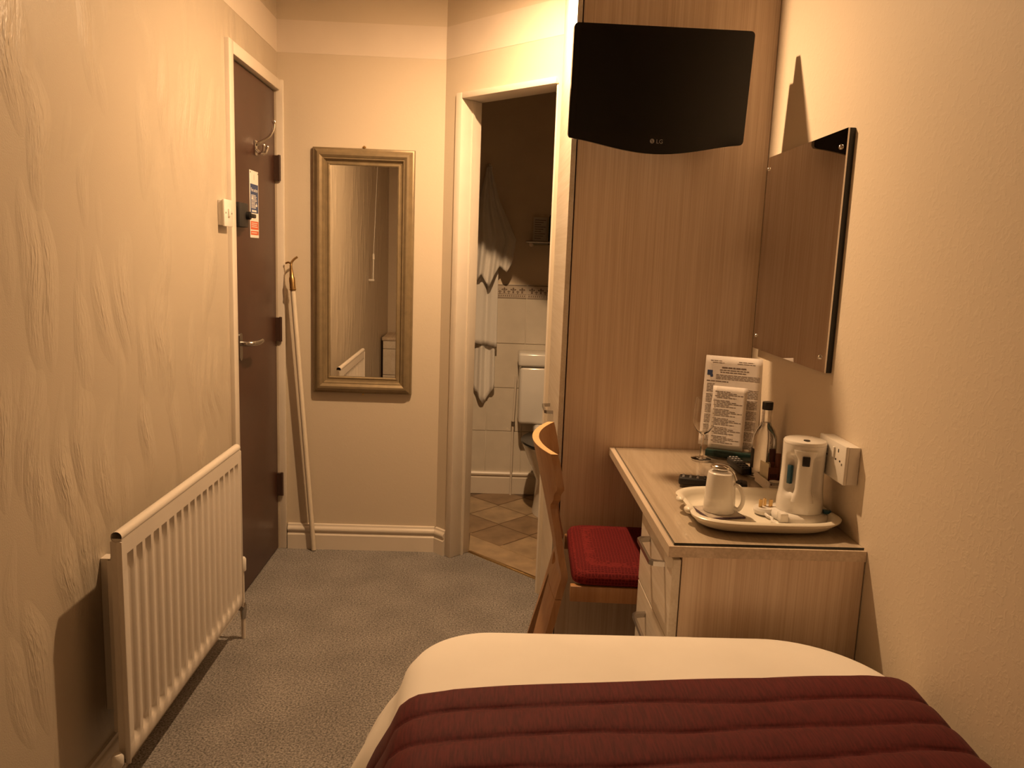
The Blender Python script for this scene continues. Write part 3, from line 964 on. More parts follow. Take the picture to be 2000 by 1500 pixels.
# ------------------------------------------------------------------ chair
def chair():
    cy = 2.215
    t = thing('desk_chair', 'bent beech plywood chair with a red padded seat at the desk', 'chair', (0.35, cy, 0))
    def xback(v, z):
        lean = 0.218 - 0.082 * ((z - .46) / .36) ** 1.1 if z > .46 else 0.218 - 0.115 * (.46 - z) / .46
        bend = 0.50 + 0.60 * max(0, min(1, (z - .50) / .22))
        return lean + bend * v * v
    def lerp(tab, z):
        for (za, a), (zb, b) in zip(tab, tab[1:]):
            if za <= z <= zb:
                k = (z - za) / (zb - za)
                k = k * k * (3 - 2 * k)
                return a + (b - a) * k
        return tab[-1][1] if z > tab[-1][0] else tab[0][1]
    outer = [(0, .205), (.30, .182), (.44, .168), (.56, .142), (.645, .132), (.69, .178), (.725, .208), (.79, .214), (.815, .212)]
    def hole(z):
        if z < .395:
            return .012 + (.395 - z) * .28
        k = (z - .515) / .082
        return .064 * math.sqrt(1 - k * k) if abs(k) < 1 else 0.0
    th = .0095
    def sheet(zs, sides, gap):
        bm = bmesh.new()
        for s in sides:
            rows_f, rows_b = [], []
            for z in zs:
                g, w_ = (hole(z) if gap else 0), lerp(outer, z)
                vs = [s * (g + (w_ - g) * k / 9) for k in range(10)]
                rows_f.append([bm.verts.new((xback(v, z) + th, cy + v, z)) for v in vs])
                rows_b.append([bm.verts.new((xback(v, z) - th, cy + v, z)) for v in vs])
            for R_ in (rows_f, rows_b):
                for a, b in zip(R_, R_[1:]):
                    for i in range(9):
                        bm.faces.new((a[i], a[i + 1], b[i + 1], b[i]))
            for k, (f, b) in enumerate(zip(rows_f, rows_b)):
                if k + 1 < len(rows_f):
                    f2, b2 = rows_f[k + 1], rows_b[k + 1]
                    bm.faces.new((f[9], f2[9], b2[9], b[9]))
                    if hole(zs[k]) > 0 or hole(zs[k + 1]) > 0:
                        bm.faces.new((f[0], f2[0], b2[0], b[0]))
            for R0, R1 in ((rows_f[0], rows_b[0]), (rows_f[-1], rows_b[-1])):
                for i in range(9):
                    bm.faces.new((R0[i], R0[i + 1], R1[i + 1], R1[i]))
        bmesh.ops.remove_doubles(bm, verts=bm.verts, dist=1e-5)
        bmesh.ops.recalc_face_normals(bm, faces=bm.faces)
        return bm
    zs = [.396 + (.815 - .396) * k / 48 for k in range(49)]
    b = obj('backrest', sheet(zs, (1, -1), True), 'beech', t, angle=50)
    # pale laminate edge along the top
    rows = []
    for k in range(33):
        v = -.212 + .424 * k / 32
        x = xback(v, .815)
        rows.append([(x - th, cy + v, .8152), (x + th, cy + v, .8152), (x + th, cy + v, .8166), (x - th, cy + v, .8166)])
    obj('top_edge', grid(rows, close=True), 'beech_edge', b, angle=30)
    zl = [.001 + (.3945 - .001) * k / 14 for k in range(15)]
    for s in (1, -1):
        obj('leg', sheet(zl, (s,), True), 'beech', t, angle=50)
        yy = cy + s * .185
        obj('leg', prism([(.610, .001), (.634, .001), (.634, .405), (.594, .405)], 'y', yy - .012, yy + .012), 'beech', t)
        ya, yb_ = sorted((cy + s * .207, cy + s * .185))
        obj('seat_rail', box(.246, .636, ya, yb_, .408, .452, .002), 'beech', t)
    obj('seat_rail', box(.614, .636, cy - .1815, cy + .1815, .408, .452, .002), 'beech', t)
    # padded seat: rounded cushion
    bm = bmesh.new()
    rows = []
    x0, x1, hw = .250, .640, .206
    rings = [(0.010, .4525), (0.0, .458), (0.0, .474), (0.006, .484), (0.02, .491), (0.05, .497), (.10, .500)]
    for i, z in rings:
        r_ = []
        for k in range(48):
            a = 2 * PI * k / 48
            ca, sa = math.cos(a), math.sin(a)
            p = 11
            u = (abs(ca) ** (2 / p)) * (1 if ca >= 0 else -1)
            v = (abs(sa) ** (2 / p)) * (1 if sa >= 0 else -1)
            r_.append(((x0 + x1) / 2 + u * ((x1 - x0) / 2 - i), cy + v * (hw - i), z))
        rows.append(r_)
    bm = grid(rows, close=True)
    bm.verts.ensure_lookup_table()
    bm.faces.new([bm.verts[i] for i in range(len(rows) * 48 - 48, len(rows) * 48)])
    bm.faces.new([bm.verts[i] for i in range(48)][::-1])
    bmesh.ops.recalc_face_normals(bm, faces=bm.faces)
    obj('seat', bm, 'red', t, angle=60)
    # the chair stands slightly askew to the desk
    t.rotation_euler.z = math.radians(-3)
    t.location.x += .006
chair()

# ------------------------------------------------------------------ bed
BX0, BY1, BY0, BR = -0.150, 1.548, -0.28, 0.18
def BX1(y):
    return xr(y) - .012
PROF = [(0.0, .486), (.004, .517), (.012, .542), (.026, .559), (.05, .570), (.11, .577), (.20, .579), (.45, .580)]
def zprof(d):
    if d >= PROF[-1][0]:
        return PROF[-1][1]
    for (a, za), (b, zb) in zip(PROF, PROF[1:]):
        if a <= d <= b:
            return za + (zb - za) * (d - a) / (b - a)
    return PROF[0][1]
def inset(x, y):
    """inset distance from the rounded outline of the bed"""
    dx, dxr, dy = x - BX0, 0.815 - x, BY1 - y
    def corner(a, b, r):
        if a < r and b < r:
            return r - math.hypot(r - a, r - b)
        return min(a, b)
    return min(corner(dx, dy, BR), corner(dxr, dy, .24))
def outline_ring(off, n=24):
    """rounded outline offset outwards by off; rows of points (x, y, s)"""
    pts = []
    def arc(cx, cy_, r, a0, a1, m):
        return [(cx + r * math.cos(a0 + (a1 - a0) * k / m), cy_ + r * math.sin(a0 + (a1 - a0) * k / m)) for k in range(m + 1)]
    # from the head on the left, along the left side, round the foot, back on the right
    for k in range(40):
        pts.append((BX0 - off, BY0 + (BY1 - BR - BY0) * k / 40))
    if off > 0:
        pts += [(BX0 + BR + (BR + off) * math.cos(PI - PI / 2 * k / 24), BY1 - BR + (BR + off + (min(off, .003) - off) * (k / 24)) * math.sin(PI - PI / 2 * k / 24)) for k in range(25)]
    else:
        pts += arc(BX0 + BR, BY1 - BR, BR + off, PI, PI / 2, 24)
    for k in range(1, 24):
        pts.append((BX0 + BR + (0.815 - .24 - BX0 - BR) * k / 24, BY1 + (off if off < 0 else min(off, .003))))
    o2 = off if off < 0 else min(off, .004)
    pts += [(min(x, 0.803 + .0178 * y - .006), y) for x, y in arc(0.815 - .24, BY1 - .24, .24 + o2, PI / 2, 0, 16)]
    for k in range(1, 40):
        y = BY1 - .24 + (BY0 - BY1 + .24) * k / 39
        pts.append((min(0.815 + o2, 0.803 + .0178 * y - .006), y))
    return pts

def bed():
    t = thing('bed', 'single bed along the right wall', 'bed', (0.33, 0.6, 0))
    obj('divan_base', box(BX0 + .05, 0.765, BY0 + .01, BY1 - .075, 0.04, 0.29, .015), 'divan', t)
    obj('mattress', box(BX0 + .035, 0.775, BY0 + .01, BY1 - .06, 0.291, 0.52, .05, 4), 'sheet', t)
    for x in (BX0 + .1, .68):
        for y in (BY0 + .1, BY1 - .16):
            obj('castor', lathe([(0, .0005), (.022, .0005), (.022, .039), (0, .039)], (x, y, 0), 12), 'black_matt', t)
    # white duvet draped over the foot
    rings = [(.100, .300), (.092, .330), (.075, .378), (.052, .424), (.029, .461), (.011, .484)]
    rows = []
    for off, z in rings:
        pts = outline_ring(off)
        pts = [(x if x > BX0 + .1 else x + off * (1 - max(.30, min(1, (y - 1.12) / .16))), y) for x, y in pts]
        row = []
        fold = max(0, (.486 - z) / .18)
        for k, (x, y) in enumerate(pts):
            s = k / len(pts)
            wob = (fold if y < BY1 - .06 else 0) * (.012 * math.sin(k * .55) + .008 * math.sin(k * 1.31 + 1) + .006 * math.sin(k * .23 + 2))
            # outward direction: away from the bed's middle line
            cxm, cym = .33, min(y, BY1 - .45)
            d = Vector((x - cxm, y - cym, 0))
            if d.length > 0:
                d.normalize()
            if x > .6:
                wob *= .3
            p = Vector((x, y, z + .010 * fold * math.sin(k * .19))) + d * wob
            p.x = min(p.x, 0.803 + .0178 * p.y - .004)
            row.append(p)
        rows.append(row)
    for d, z in PROF[1:]:
        rows.append([Vector((x, y, z)) for x, y in outline_ring(-d)] if d < .19 else None)
    rows = [r for r in rows if r is not None]
    bm = grid(rows)
    # crown: height field between the last ring's two long sides
    last = [v for v in bm.verts][-len(rows[-1]):]
    bmesh.ops.contextual_create(bm, geom=last)
    bmesh.ops.recalc_face_normals(bm, faces=bm.faces)
    o = obj('duvet', bm, 'sheet', None, angle=60, loc=(0.33, 0.6, 0.55))
    tag(o, 'white duvet showing at the foot of the bed', 'duvet')
    md = o.modifiers.new('thick', 'SOLIDIFY')
    md.thickness = .004
    md.offset = -1

    # quilted runner
    cross = [(-.046, .355), (-.042, .392), (-.031, .436), (-.018, .470), (-.006, .496)]
    pitch = .078
    rows = []
    nrow = 230
    for i in range(nrow):
        tt = i / (nrow - 1) * .98
        row = []
        def yy(x):
            return 1.250 + .102 * (x + .0735) - tt
        def puff(x):
            q = (tt + .006 * math.sin(x * 7 + tt * 9) + .003 * math.sin(x * 19 + tt * 31)) / pitch
            f = abs(math.sin(PI * q))
            edge = min(1, tt / .012)
            return .0140 * f ** .28 * (0.35 + .65 * edge)
        for off, z in cross:
            x = BX0 + off - .004
            y = yy(x)
            wv = .010 * math.sin(y * 9 + 1) * max(0, (.47 - z) / .12)
            row.append((x - wv - puff(x) * .8, y, z))
        for k in range(64):
            x = BX0 + .004 + (0.800 - BX0 - .004) * (k / 63)
            y = yy(x)
            x = min(x, 0.803 + .0178 * y - .022)
            zz = zprof(max(0, inset(x, y))) + .008 + puff(x)
            row.append((x, y, zz))
        row.append((min(.806, 0.803 + .0178 * yy(.8) - .020), yy(.8), .46))
        rows.append(row)
    bm = grid(rows)
    o = obj('bed_runner', bm, 'burgundy', None, angle=180, loc=(0.33, 0.9, 0.56))
    tag(o, 'burgundy quilted runner laid across the bed', 'bed runner')
    md = o.modifiers.new('thick', 'SOLIDIFY')
    md.thickness = .007
    md.offset = -1
bed()

# ------------------------------------------------------------------ things on the desk
ZG = ZD                                      # top of the glass
def tray():
    cx, cy = 0.650, 1.806
    hx, hy = 0.180, 0.148
    t = thing('tea_tray', 'cream plastic tea tray with scalloped grips on the desk', 'tray', (cx, cy, ZG))
    def ring(i, z, notch=0):
        pts = []
        for k in range(96):
            a = 2 * PI * k / 96
            ca, sa = math.cos(a), math.sin(a)
            p = 3.6
            u = (abs(ca) ** (2 / p)) * (1 if ca >= 0 else -1)
            v = (abs(sa) ** (2 / p)) * (1 if sa >= 0 else -1)
            r = 0
            if notch and abs(ca) > .9:
                r = notch * (math.cos(min(PI, abs(sa) * PI / .42)) * .5 + .5)
            pts.append((cx + u * (hx - i - r), cy + v * (hy - i), z))
        return pts
    z = ZG
    prof = [(.040, z + .0005, 0), (.030, z + .0005, 0), (.020, z + .006, .006), (.008, z + .018, .010), (.001, z + .024, .012), (0.0, z + .028, .012), (.004, z + .031, .012), (.011, z + .031, .010), (.017, z + .027, .008), (.022, z + .018, .004), (.030, z + .0075, 0), (.042, z + .0048, 0)]
    rows = [ring(*p) for p in prof]
    bm = grid(rows, close=True)
    bm.verts.ensure_lookup_table()
    n = len(rows) * 96
    bm.faces.new([bm.verts[i] for i in range(n - 96, n)])
    bm.faces.new([bm.verts[i] for i in range(96)][::-1])
    bmesh.ops.recalc_face_normals(bm, faces=bm.faces)
    obj('dish', bm, 'tray', t, angle=60)
    # finger grips at the left end
    for s in (-1, 1):
        c = Vector((cx - hx + .010, cy + s * .040, z + .026))
        bm = bmesh.new()
        bmesh.ops.create_uvsphere(bm, u_segments=16, v_segments=10, radius=1)
        for v in bm.verts:
            v.co = Vector((v.co.x * .011, v.co.y * .018, v.co.z * .0085)) + c
        obj('grip', bm, 'tray', t)
tray()
ZT = ZG + .005

def mug():
    c = (0.566, 1.815, 0)
    zc = ZT + .0001
    k = thing('coaster', 'square printed coaster with a dark rim under the mug', 'coaster', (c[0], c[1], zc))
    R = Matrix.Translation((c[0] - .004, c[1] - .006, 0)) @ Matrix.Rotation(math.radians(12), 4, 'Z')
    obj('rim', box(-.048, .048, -.048, .048, zc, zc + .004, .0015), 'coaster_edge', k, T=R)
    obj('printed_face', box(-.044, .044, -.044, .044, zc + .004, zc + .0046), 'coaster', k, T=R, smooth=False)
    z = zc + .0049
    t = thing('mug', 'white china mug turned upside down on its coaster', 'mug', (c[0], c[1], z))
    prof = [(.0345, .0005), (.0365, .0), (.0378, .002), (.0372, .02), (.0350, .055), (.0325, .088), (.0312, .0945), (.0285, .0962), (.026, .0955), (.024, .0945), (0, .0945)]
    obj('body', lathe(prof, (c[0], c[1], z), 48, cap=False), 'china', t)
    # ear handle pointing to the right and towards the camera
    d = Vector((.80, -.60, 0))
    b = Vector((c[0], c[1], z))
    pts = [b + d * .0345 + Vector((0, 0, .070)), b + d * .046 + Vector((0, 0, .066)), b + d * .0555 + Vector((0, 0, .048)), b + d * .0555 + Vector((0, 0, .028)), b + d * .047 + Vector((0, 0, .012)), b + d * .0360 + Vector((0, 0, .014))]
    obj('handle', tube(smooth_pts(pts, 6), .0050, 12), 'china', t)
    s = thing('teaspoon', 'steel teaspoon resting on top of the upturned mug', 'spoon', (c[0], c[1], z + .0965))
    bm = bmesh.new()
    bmesh.ops.create_uvsphere(bm, u_segments=24, v_segments=12, radius=1)
    zt = z + .0963
    bc = Vector((c[0] - .002, c[1] + .004, zt + .0086))
    ax = Vector((.62, -.78, 0))
    ay = Vector((.78, .62, 0))
    for v in bm.verts:
        p = v.co.copy()
        w_ = 1 - .25 * p.x
        hz = p.z * .0085 if p.z > 0 else p.z * .008
        v.co = bc + ax * p.x * .026 + ay * p.y * .0175 * w_ + Vector((0, 0, hz))
    obj('bowl', bm, 'steel', s)
    st = bc + ax * .021
    obj('stem', tube([st, st + ax * .010 + Vector((0, 0, -.003)), st + ax * .018 + Vector((0, 0, -.010)), st + ax * .024 + Vector((0, 0, -.022))], [.0032, .0028, .003, .0036], 10), 'steel', s)
mug()

def kettle():
    c = Vector((0.752, 1.795, 0))
    z = ZT + .0001
    t = thing('kettle', 'white plastic jug kettle on the tea tray', 'kettle', (c.x, c.y, z))
    b = obj('power_base', lathe([(0, 0), (.066, 0), (.070, .004), (.070, .012), (.066, .018), (.058, .021), (0, .021)], (c.x, c.y, z), 40), 'plastic_kettle', t)
    obj('cord_wrap', box(c.x - .066, c.x - .046, c.y - .060, c.y - .034, z + .004, z + .026, .004), 'plastic_kettle', b)
    obj('base_label', box(c.x + .045, c.x + .062, c.y - .040, c.y - .026, z + .0215, z + .030, .002), 'blue', b)
    # cylindrical jug, scooped out behind the handle on the camera side
    HA = math.radians(-106)
    def rad(z_):
        tab = [(.0215, .0535), (.045, .0530), (.075, .0495), (.12, .0480), (.16, .0485), (.182, .0490)]
        for (za, a_), (zb, b_) in zip(tab, tab[1:]):
            if za <= z_ <= zb:
                return a_ + (b_ - a_) * (z_ - za) / (zb - za)
        return tab[-1][1]
    def sstep(e0, e1, v):
        k_ = max(0, min(1, (v - e0) / (e1 - e0)))
        return k_ * k_ * (3 - 2 * k_)
    rows = []
    nz, na = 30, 72
    for i in range(nz + 1):
        zz = .0215 + (.182 - .0215) * i / nz
        win = sstep(.058, .080, zz) * (1 - sstep(.146, .164, zz))
        row = []
        for j in range(na):
            a_ = 2 * PI * j / na
            da = abs((a_ - HA + PI) % (2 * PI) - PI)
            cut = win * (1 - sstep(math.radians(42), math.radians(62), da))
            rr = rad(zz) * (1 - .33 * cut)
            row.append((c.x + rr * math.cos(a_), c.y + rr * math.sin(a_), z + zz))
        rows.append(row)
    bm = grid(rows, close=True)
    bm.verts.ensure_lookup_table()
    bm.faces.new([bm.verts[i] for i in range(na)][::-1])
    bm.faces.new([bm.verts[i] for i in range(nz * na, nz * na + na)])
    bmesh.ops.recalc_face_normals(bm, faces=bm.faces)
    obj('body', bm, 'plastic_kettle', t, angle=60)
    l = obj('lid', lathe([(.0488, .1824), (.0490, .186), (.0465, .190), (.040, .192), (.02, .194), (0, .1945)], (c.x, c.y, z), 48), 'plastic_kettle', t)
    hd = Vector((math.cos(HA), math.sin(HA), 0))
    bc_ = c + hd * .028
    obj('lid_button', lathe([(0, .1925), (.0072, .1928), (.0072, .1945), (0, .195)], (bc_.x, bc_.y, z), 18), 'black_matt', l)
    sd = c - hd * .046
    obj('spout', prism([(sd.x + dx_, sd.y + dy_) for dx_, dy_ in ((-.016, -.004), (.016, -.004), (.008, .020), (-.002, .022))], 'z', z + .150, z + .1815), 'plastic_kettle', t)
    # broad upright handle bridging the scoop, a curved strip of the same cylinder
    rows = []
    for i in range(25):
        k_ = i / 24
        zz = .050 + (.172 - .050) * k_
        half = math.radians(24 + 10 * (1 - sstep(0, .25, k_)) + 16 * sstep(.80, 1, k_))
        out_ = .0055 + .003 * math.sin(PI * k_)
        row = []
        for j in range(11):
            a_ = HA + half * (2 * j / 10 - 1)
            edge = 1 - (abs(2 * j / 10 - 1)) ** 4
            rr = rad(zz) - .004 + (out_ + .003) * edge
            row.append((c.x + rr * math.cos(a_), c.y + rr * math.sin(a_), z + zz))
        for j in range(10, -1, -1):
            a_ = HA + half * (2 * j / 10 - 1)
            rr = rad(zz) - .0085
            row.append((c.x + rr * math.cos(a_), c.y + rr * math.sin(a_), z + zz))
        rows.append(row)
    bm = grid(rows, close=True)
    bm.verts.ensure_lookup_table()
    bm.faces.new([bm.verts[i] for i in range(22)])
    bm.faces.new([bm.verts[i] for i in range(24 * 22, 25 * 22)])
    bmesh.ops.recalc_face_normals(bm, faces=bm.faces)
    h = obj('handle', bm, 'plastic_kettle', t, angle=60)
    RH = Matrix.Translation((c.x, c.y, z)) @ Matrix.Rotation(HA + PI / 2, 4, 'Z')
    obj('switch', box(-.0085, .0085, -.0585, -.0505, .138, .161, .002), 'black', h, T=RH)
    RG = Matrix.Translation((c.x, c.y, z)) @ Matrix.Rotation(HA + PI / 2 - math.radians(47), 4, 'Z')
    obj('water_gauge', box(-.005, .005, -.0455, -.0365, .088, .132, .001), 'blue', t, T=RG)
    # flex and plug
    p = thing('kettle_plug', 'white three pin plug lying pins up on the tray beside the kettle', 'plug', (0.672, 1.815, z))
    pc = Vector((0.676, 1.812, z))
    bm = lathe([(0, 0), (.019, 0), (.025, .004), (.0265, .012), (.023, .018), (0, .019)], pc, 24)
    obj('plug_body', bm, 'plastic_kettle', p)
    for dx, dy, w_, l_ in ((-.012, -.004, .0042, .0022), (.001, .006, .0030, .0042), (.013, -.002, .0042, .0022)):
        obj('pin', box(pc.x + dx - w_, pc.x + dx + w_, pc.y + dy - l_, pc.y + dy + l_, z + .0185, z + .037, .0006, 1), 'brass', p)
    obj('flex', tube(smooth_pts([pc + Vector((-.006, -.024, .008)), pc + Vector((-.004, -.036, .006)), (0.678, 1.765, z + .0045), (0.672, 1.742, z + .0045), (0.686, 1.718, z + .0045), (0.715, 1.712, z + .0045), (0.738, 1.721, z + .006)], 6), .0038, 10), 'plastic_kettle', p)
kettle()

def remote(name, label, a, b, w_, n, seed):
    """a, b: ends on the glass"""
    a, b = Vector((*a, ZG)), Vector((*b, ZG))
    L = (b - a).length
    ang = math.atan2(b.y - a.y, b.x - a.x)
    T = Matrix.Translation(a) @ Matrix.Rotation(ang, 4, 'Z')
    t = thing(name, label, 'remote control', (a + b) / 2)
    obj('case', box(0, L, -w_ / 2, w_ / 2, .0004, .021, .006, 3), 'black_matt', t, T=T)
    rnd = random.Random(seed)
    for i in range(n):
        for j in range(3):
            x = L * (.08 + .84 * i / (n - 1)) - .002
            y = (-1 + j) * w_ * .27
            obj('button', box(x - .0035, x + .0035, y - .0035, y + .0035, .0208, .0232, .001, 1), 'logo' if i < 3 else 'black', t, T=T)
remote('remote_control', 'long black remote control lying behind the mug', (0.532, 2.082), (0.705, 2.030), .044, 9, 1)
remote('remote_control', 'small black remote control lying beside the glass bottle', (0.752, 2.318), (0.752, 2.175), .036, 6, 2)

def bottle():
    c = (0.7905, 2.165, ZG)
    t = thing('water_bottle', 'clear glass water bottle with a black cap', 'bottle', c)
    outer = [(0, .0005), (.030, .0005), (.0335, .004), (.034, .012), (.034, .105), (.032, .122), (.025, .140), (.017, .153), (.0135, .163), (.0128, .200), (.0135, .202), (.0135, .206), (.0125, .208)]
    inner = [(.0108, .208), (.0108, .163), (.0145, .152), (.0225, .139), (.0295, .121), (.0315, .105), (.0315, .014), (.028, .006), (0, .006)]
    obj('glass_body', lathe(outer + inner, c, 40, cap=False), 'glass', t)
    obj('water', lathe([(0, .0064), (.0275, .0064), (.0312, .0145), (.0312, .105), (.0292, .1205), (.0222, .1385), (.0142, .1515), (.0112, .160), (0, .160)], c, 40), 'water', t)
    obj('cap', lathe([(.0145, .197), (.0150, .199), (.0150, .217), (.0138, .219), (0, .219)], c, 28), 'black', t)
    obj('cap_ring', lathe([(.0138, .185), (.0142, .186), (.0142, .195), (.0138, .196)], c, 28, cap=False), 'film', t)
    rows = []
    for z in (.030, .085):
        rows.append([(c[0] + .0345 * math.cos(a), c[1] + .0345 * math.sin(a), c[2] + z) for a in [PI * (.62 + .50 * k / 12) for k in range(13)]])
    o = obj('label', grid(rows), 'black_matt', t)
    md = o.modifiers.new('t', 'SOLIDIFY')
    md.thickness = .0004
bottle()

def wine_glass():
    c = (0.668, 2.362, ZG)
    t = thing('wine_glass', 'clear stemmed wine glass left of the printed sheet', 'wine glass', c)
    prof = [(0, .0004), (.030, .0004), (.031, .0015), (.020, .004), (.006, .008), (.0042, .020), (.0042, .070), (.007, .078), (.020, .088), (.030, .104), (.0335, .125), (.033, .150), (.0295, .185), (.0288, .190), (.0280, .190), (.0287, .185), (.0322, .150), (.0325, .125), (.029, .105), (.019, .0895), (.006, .081), (0, .080)]
    obj('bowl_and_stem', lathe(prof, c, 40, cap=False), 'glass', t)
wine_glass()

def sheets():
    # holder: dark base block plus clear sleeve, leaning back to the corner
    O = Vector((0.676, 2.436, 0))
    ang = math.radians(-25)
    tilt = math.radians(7)
    T = Matrix.Translation((O.x, O.y, ZG + .030)) @ Matrix.Rotation(ang, 4, 'Z') @ Matrix.Rotation(-tilt, 4, 'X')
    Tb = Matrix.Translation((O.x, O.y, ZG)) @ Matrix.Rotation(ang, 4, 'Z')
    W_, H_ = .178, .284
    def page(name, label, x0, x1, z0, z1, y, curl, lines, header):
        t = thing(name, label, 'paper sheet', T @ Vector(((x0 + x1) / 2, y, z0)))
        def bow(x, z):
            return y - curl * ((z - z0) / (z1 - z0)) ** 2 * (.4 + .6 * ((x - x0) / (x1 - x0)))
        rows = []
        for k in range(13):
            z = z0 + (z1 - z0) * k / 12
            rows.append([(x0 + (x1 - x0) * j / 8, bow(x0 + (x1 - x0) * j / 8, z), z) for j in range(9)])
        o = obj('sheet', grid(rows), 'paperwhite', t, T=T)
        md = o.modifiers.new('t', 'SOLIDIFY')
        md.thickness = .0004
        md.offset = 0
        bm = bmesh.new()
        def dash(xa, xb, z, h):
            a = [bm.verts.new((x, bow(x, zz) - .0006, zz)) for x, zz in ((xa, z), (xb, z), (xb, z + h), (xa, z + h))]
            bm.faces.new(a)
        rnd = random.Random(len(lines))
        for xa, xb, z, h in lines:
            x = xa
            while x < xb:
                e = min(xb, x + rnd.uniform(.006, .018))
                dash(x, e, z, h)
                x = e + .0018
        obj('print', bm, 'ink', t, T=T, smooth=False, kind='stuff')
        return t, bow
    L = []
    for z, xa, xb in ((.268, .015, .050), (.262, .022, .058), (.268, .102, .148), (.262, .098, .152)):
        L.append((xa, xb, z, .0016))
    L += [(.052, .126, .246, .0046), (.046, .136, .239, .0028), (.048, .128, .232, .003)]
    for k in range(4):
        L.append((.036, .170, .224 - k * .0042, .0018))
    L.append((.008, .075, .203, .0028))
    for k in range(40):
        z = .194 - k * .0047
        if z > .012 and k % 7 != 6:
            L.append((.010, .034, z, .0018))
            L.append((.128, .168, z - .012, .002))
    t, bow = page('printed_sheet', 'large printed information sheet propped against the wardrobe panel', 0, W_, 0, H_, 0, .006, L, True)
    bm = bmesh.new()
    for x0, x1, z0, z1 in ((.008, .024, .222, .238), (.018, .026, .217, .225)):
        a = [bm.verts.new((x, bow(x, z) - .0007, z)) for x, z in ((x0, z0), (x1, z0), (x1, z1), (x0, z1))]
        bm.faces.new(a)
    obj('blue_logo', bm, 'blueprint', t, T=T, smooth=False)
    L2 = []
    for k in range(36):
        z = .172 - k * .0047
        if z > .012 and k % 6 != 5:
            L2.append((.046 if k % 3 else .040, .086 + .020 * ((k * 7) % 3), z, .0019))
    page('folded_sheet', 'smaller printed page in front of the large information sheet',   .032, .138, -.006, .190, -.010, .004, L2, False)
    s = thing('sheet_stand', 'dark based clear stand holding the printed sheets', 'stand', (O.x + .06, O.y - .02, ZG))
    obj('base_block', box(.028, W_ - .004, -.030, .010, .0004, .022, .003), 'bottle_dark', s, T=Tb)
    obj('clear_front', box(.020, .030, -.019, -.0175, 0, .14), 'film', s, T=T, smooth=False)
sheets()

def caddy():
    x0, x1, y0, y1 = .7575, .822, 2.012, 2.126
    t = thing('sachet_caddy', 'white open tray of tea and coffee sachets behind the kettle', 'caddy', ((x0 + x1) / 2, (y0 + y1) / 2, ZG))
    z = ZG + .0004
    bm = box(x0, x1, y0, y1, z, z + .003)
    bm_box(bm, x0, x0 + .003, y0, y1, z + .003, z + .026)
    bm_box(bm, x1 - .003, x1, y0, y1, z + .003, z + .026)
    bm_box(bm, x0 + .003, x1 - .003, y0, y0 + .003, z + .003, z + .018)
    bm_box(bm, x0 + .003, x1 - .003, y1 - .003, y1, z + .003, z + .026)
    obj('holder', bm, 'plastic_w', t, smooth=False)
    zb = z + .0034
    # upright envelopes and sachets
    def sachet(name, label, cat, mat, x, y, w_, h, ang, lean, grp=None, stripe=None):
        T = Matrix.Translation((x, y, zb)) @ Matrix.Rotation(ang, 4, 'Z') @ Matrix.Rotation(lean, 4, 'X')
        rows = []
        for k in range(7):
            zz = h * k / 6
            th = .0035 * math.sin(PI * k / 6)
            rows.append([(-w_ / 2, 0, zz), (-w_ / 4, -th * .8, zz), (0, -th, zz), (w_ / 4, -th * .8, zz), (w_ / 2, 0, zz), (w_ / 4, th * .8, zz), (0, th, zz), (-w_ / 4, th * .8, zz)])
        o = thing(name, label, cat, (x, y, zb), grp)
        obj('packet', grid(rows, close=True), mat, o, T=T)
        if stripe:
            obj('printed_band', box(-w_ * .30, w_ * .30, -.0042, -.0036, h * .35, h * .6), stripe, o, T=T, smooth=False)
    sachet('tea_envelope', 'cream tea envelope standing at the left of the caddy', 'tea bag', 'teabag', .7685, 2.090, .046, .060, math.radians(100), 0, stripe='sachet_brown')
    sachet('tea_envelope', 'pale folded tea envelope standing behind the brown sachets', 'tea bag', 'teabag', .789, 2.108, .030, .054, math.radians(25), -.12)
    sachet('coffee_sachet', 'dark brown coffee sachet standing in the middle of the caddy', 'sachet', 'sachet_brown', .795, 2.090, .034, .044, math.radians(5), -.10, stripe='sachet_dark')
    sachet('coffee_sachet', 'tall maroon coffee stick leaning at the back of the caddy', 'sachet', 'sachet_dark', .800, 2.117, .020, .090, math.radians(12), -.05, stripe='sachet_brown')
    sachet('sugar_sachet', 'brown sugar stick leaning beside the maroon stick', 'sachet', 'sachet_brown', .812, 2.105, .014, .080, math.radians(-12), -.12)
    # little milk pots
    def pot(label, x, y, dz=0):
        o = thing('milk_pot', label, 'milk pot', (x, y, zb + dz), 'milk pots in the caddy')
        obj('cup', lathe([(0, 0), (.0085, 0), (.0115, .017), (.0115, .018)], (x, y, zb + dz), 20), 'plastic_w', o)
        obj('foil_lid', lathe([(.0136, .0182), (.0140, .019), (.0136, .0196), (0, .0198)], (x, y, zb + dz), 20), 'signwhite', o)
    pot('milk pot on the left of the caddy floor', .7815, 2.040)
    pot('milk pot on the right of the caddy floor', .8065, 2.040)
    sachet('sugar_sachet', 'white sugar sachet lying against the left milk pot', 'sachet', 'signwhite', .7685, 2.030, .017, .022, math.radians(40), -.45, stripe='sachet_brown')
caddy()

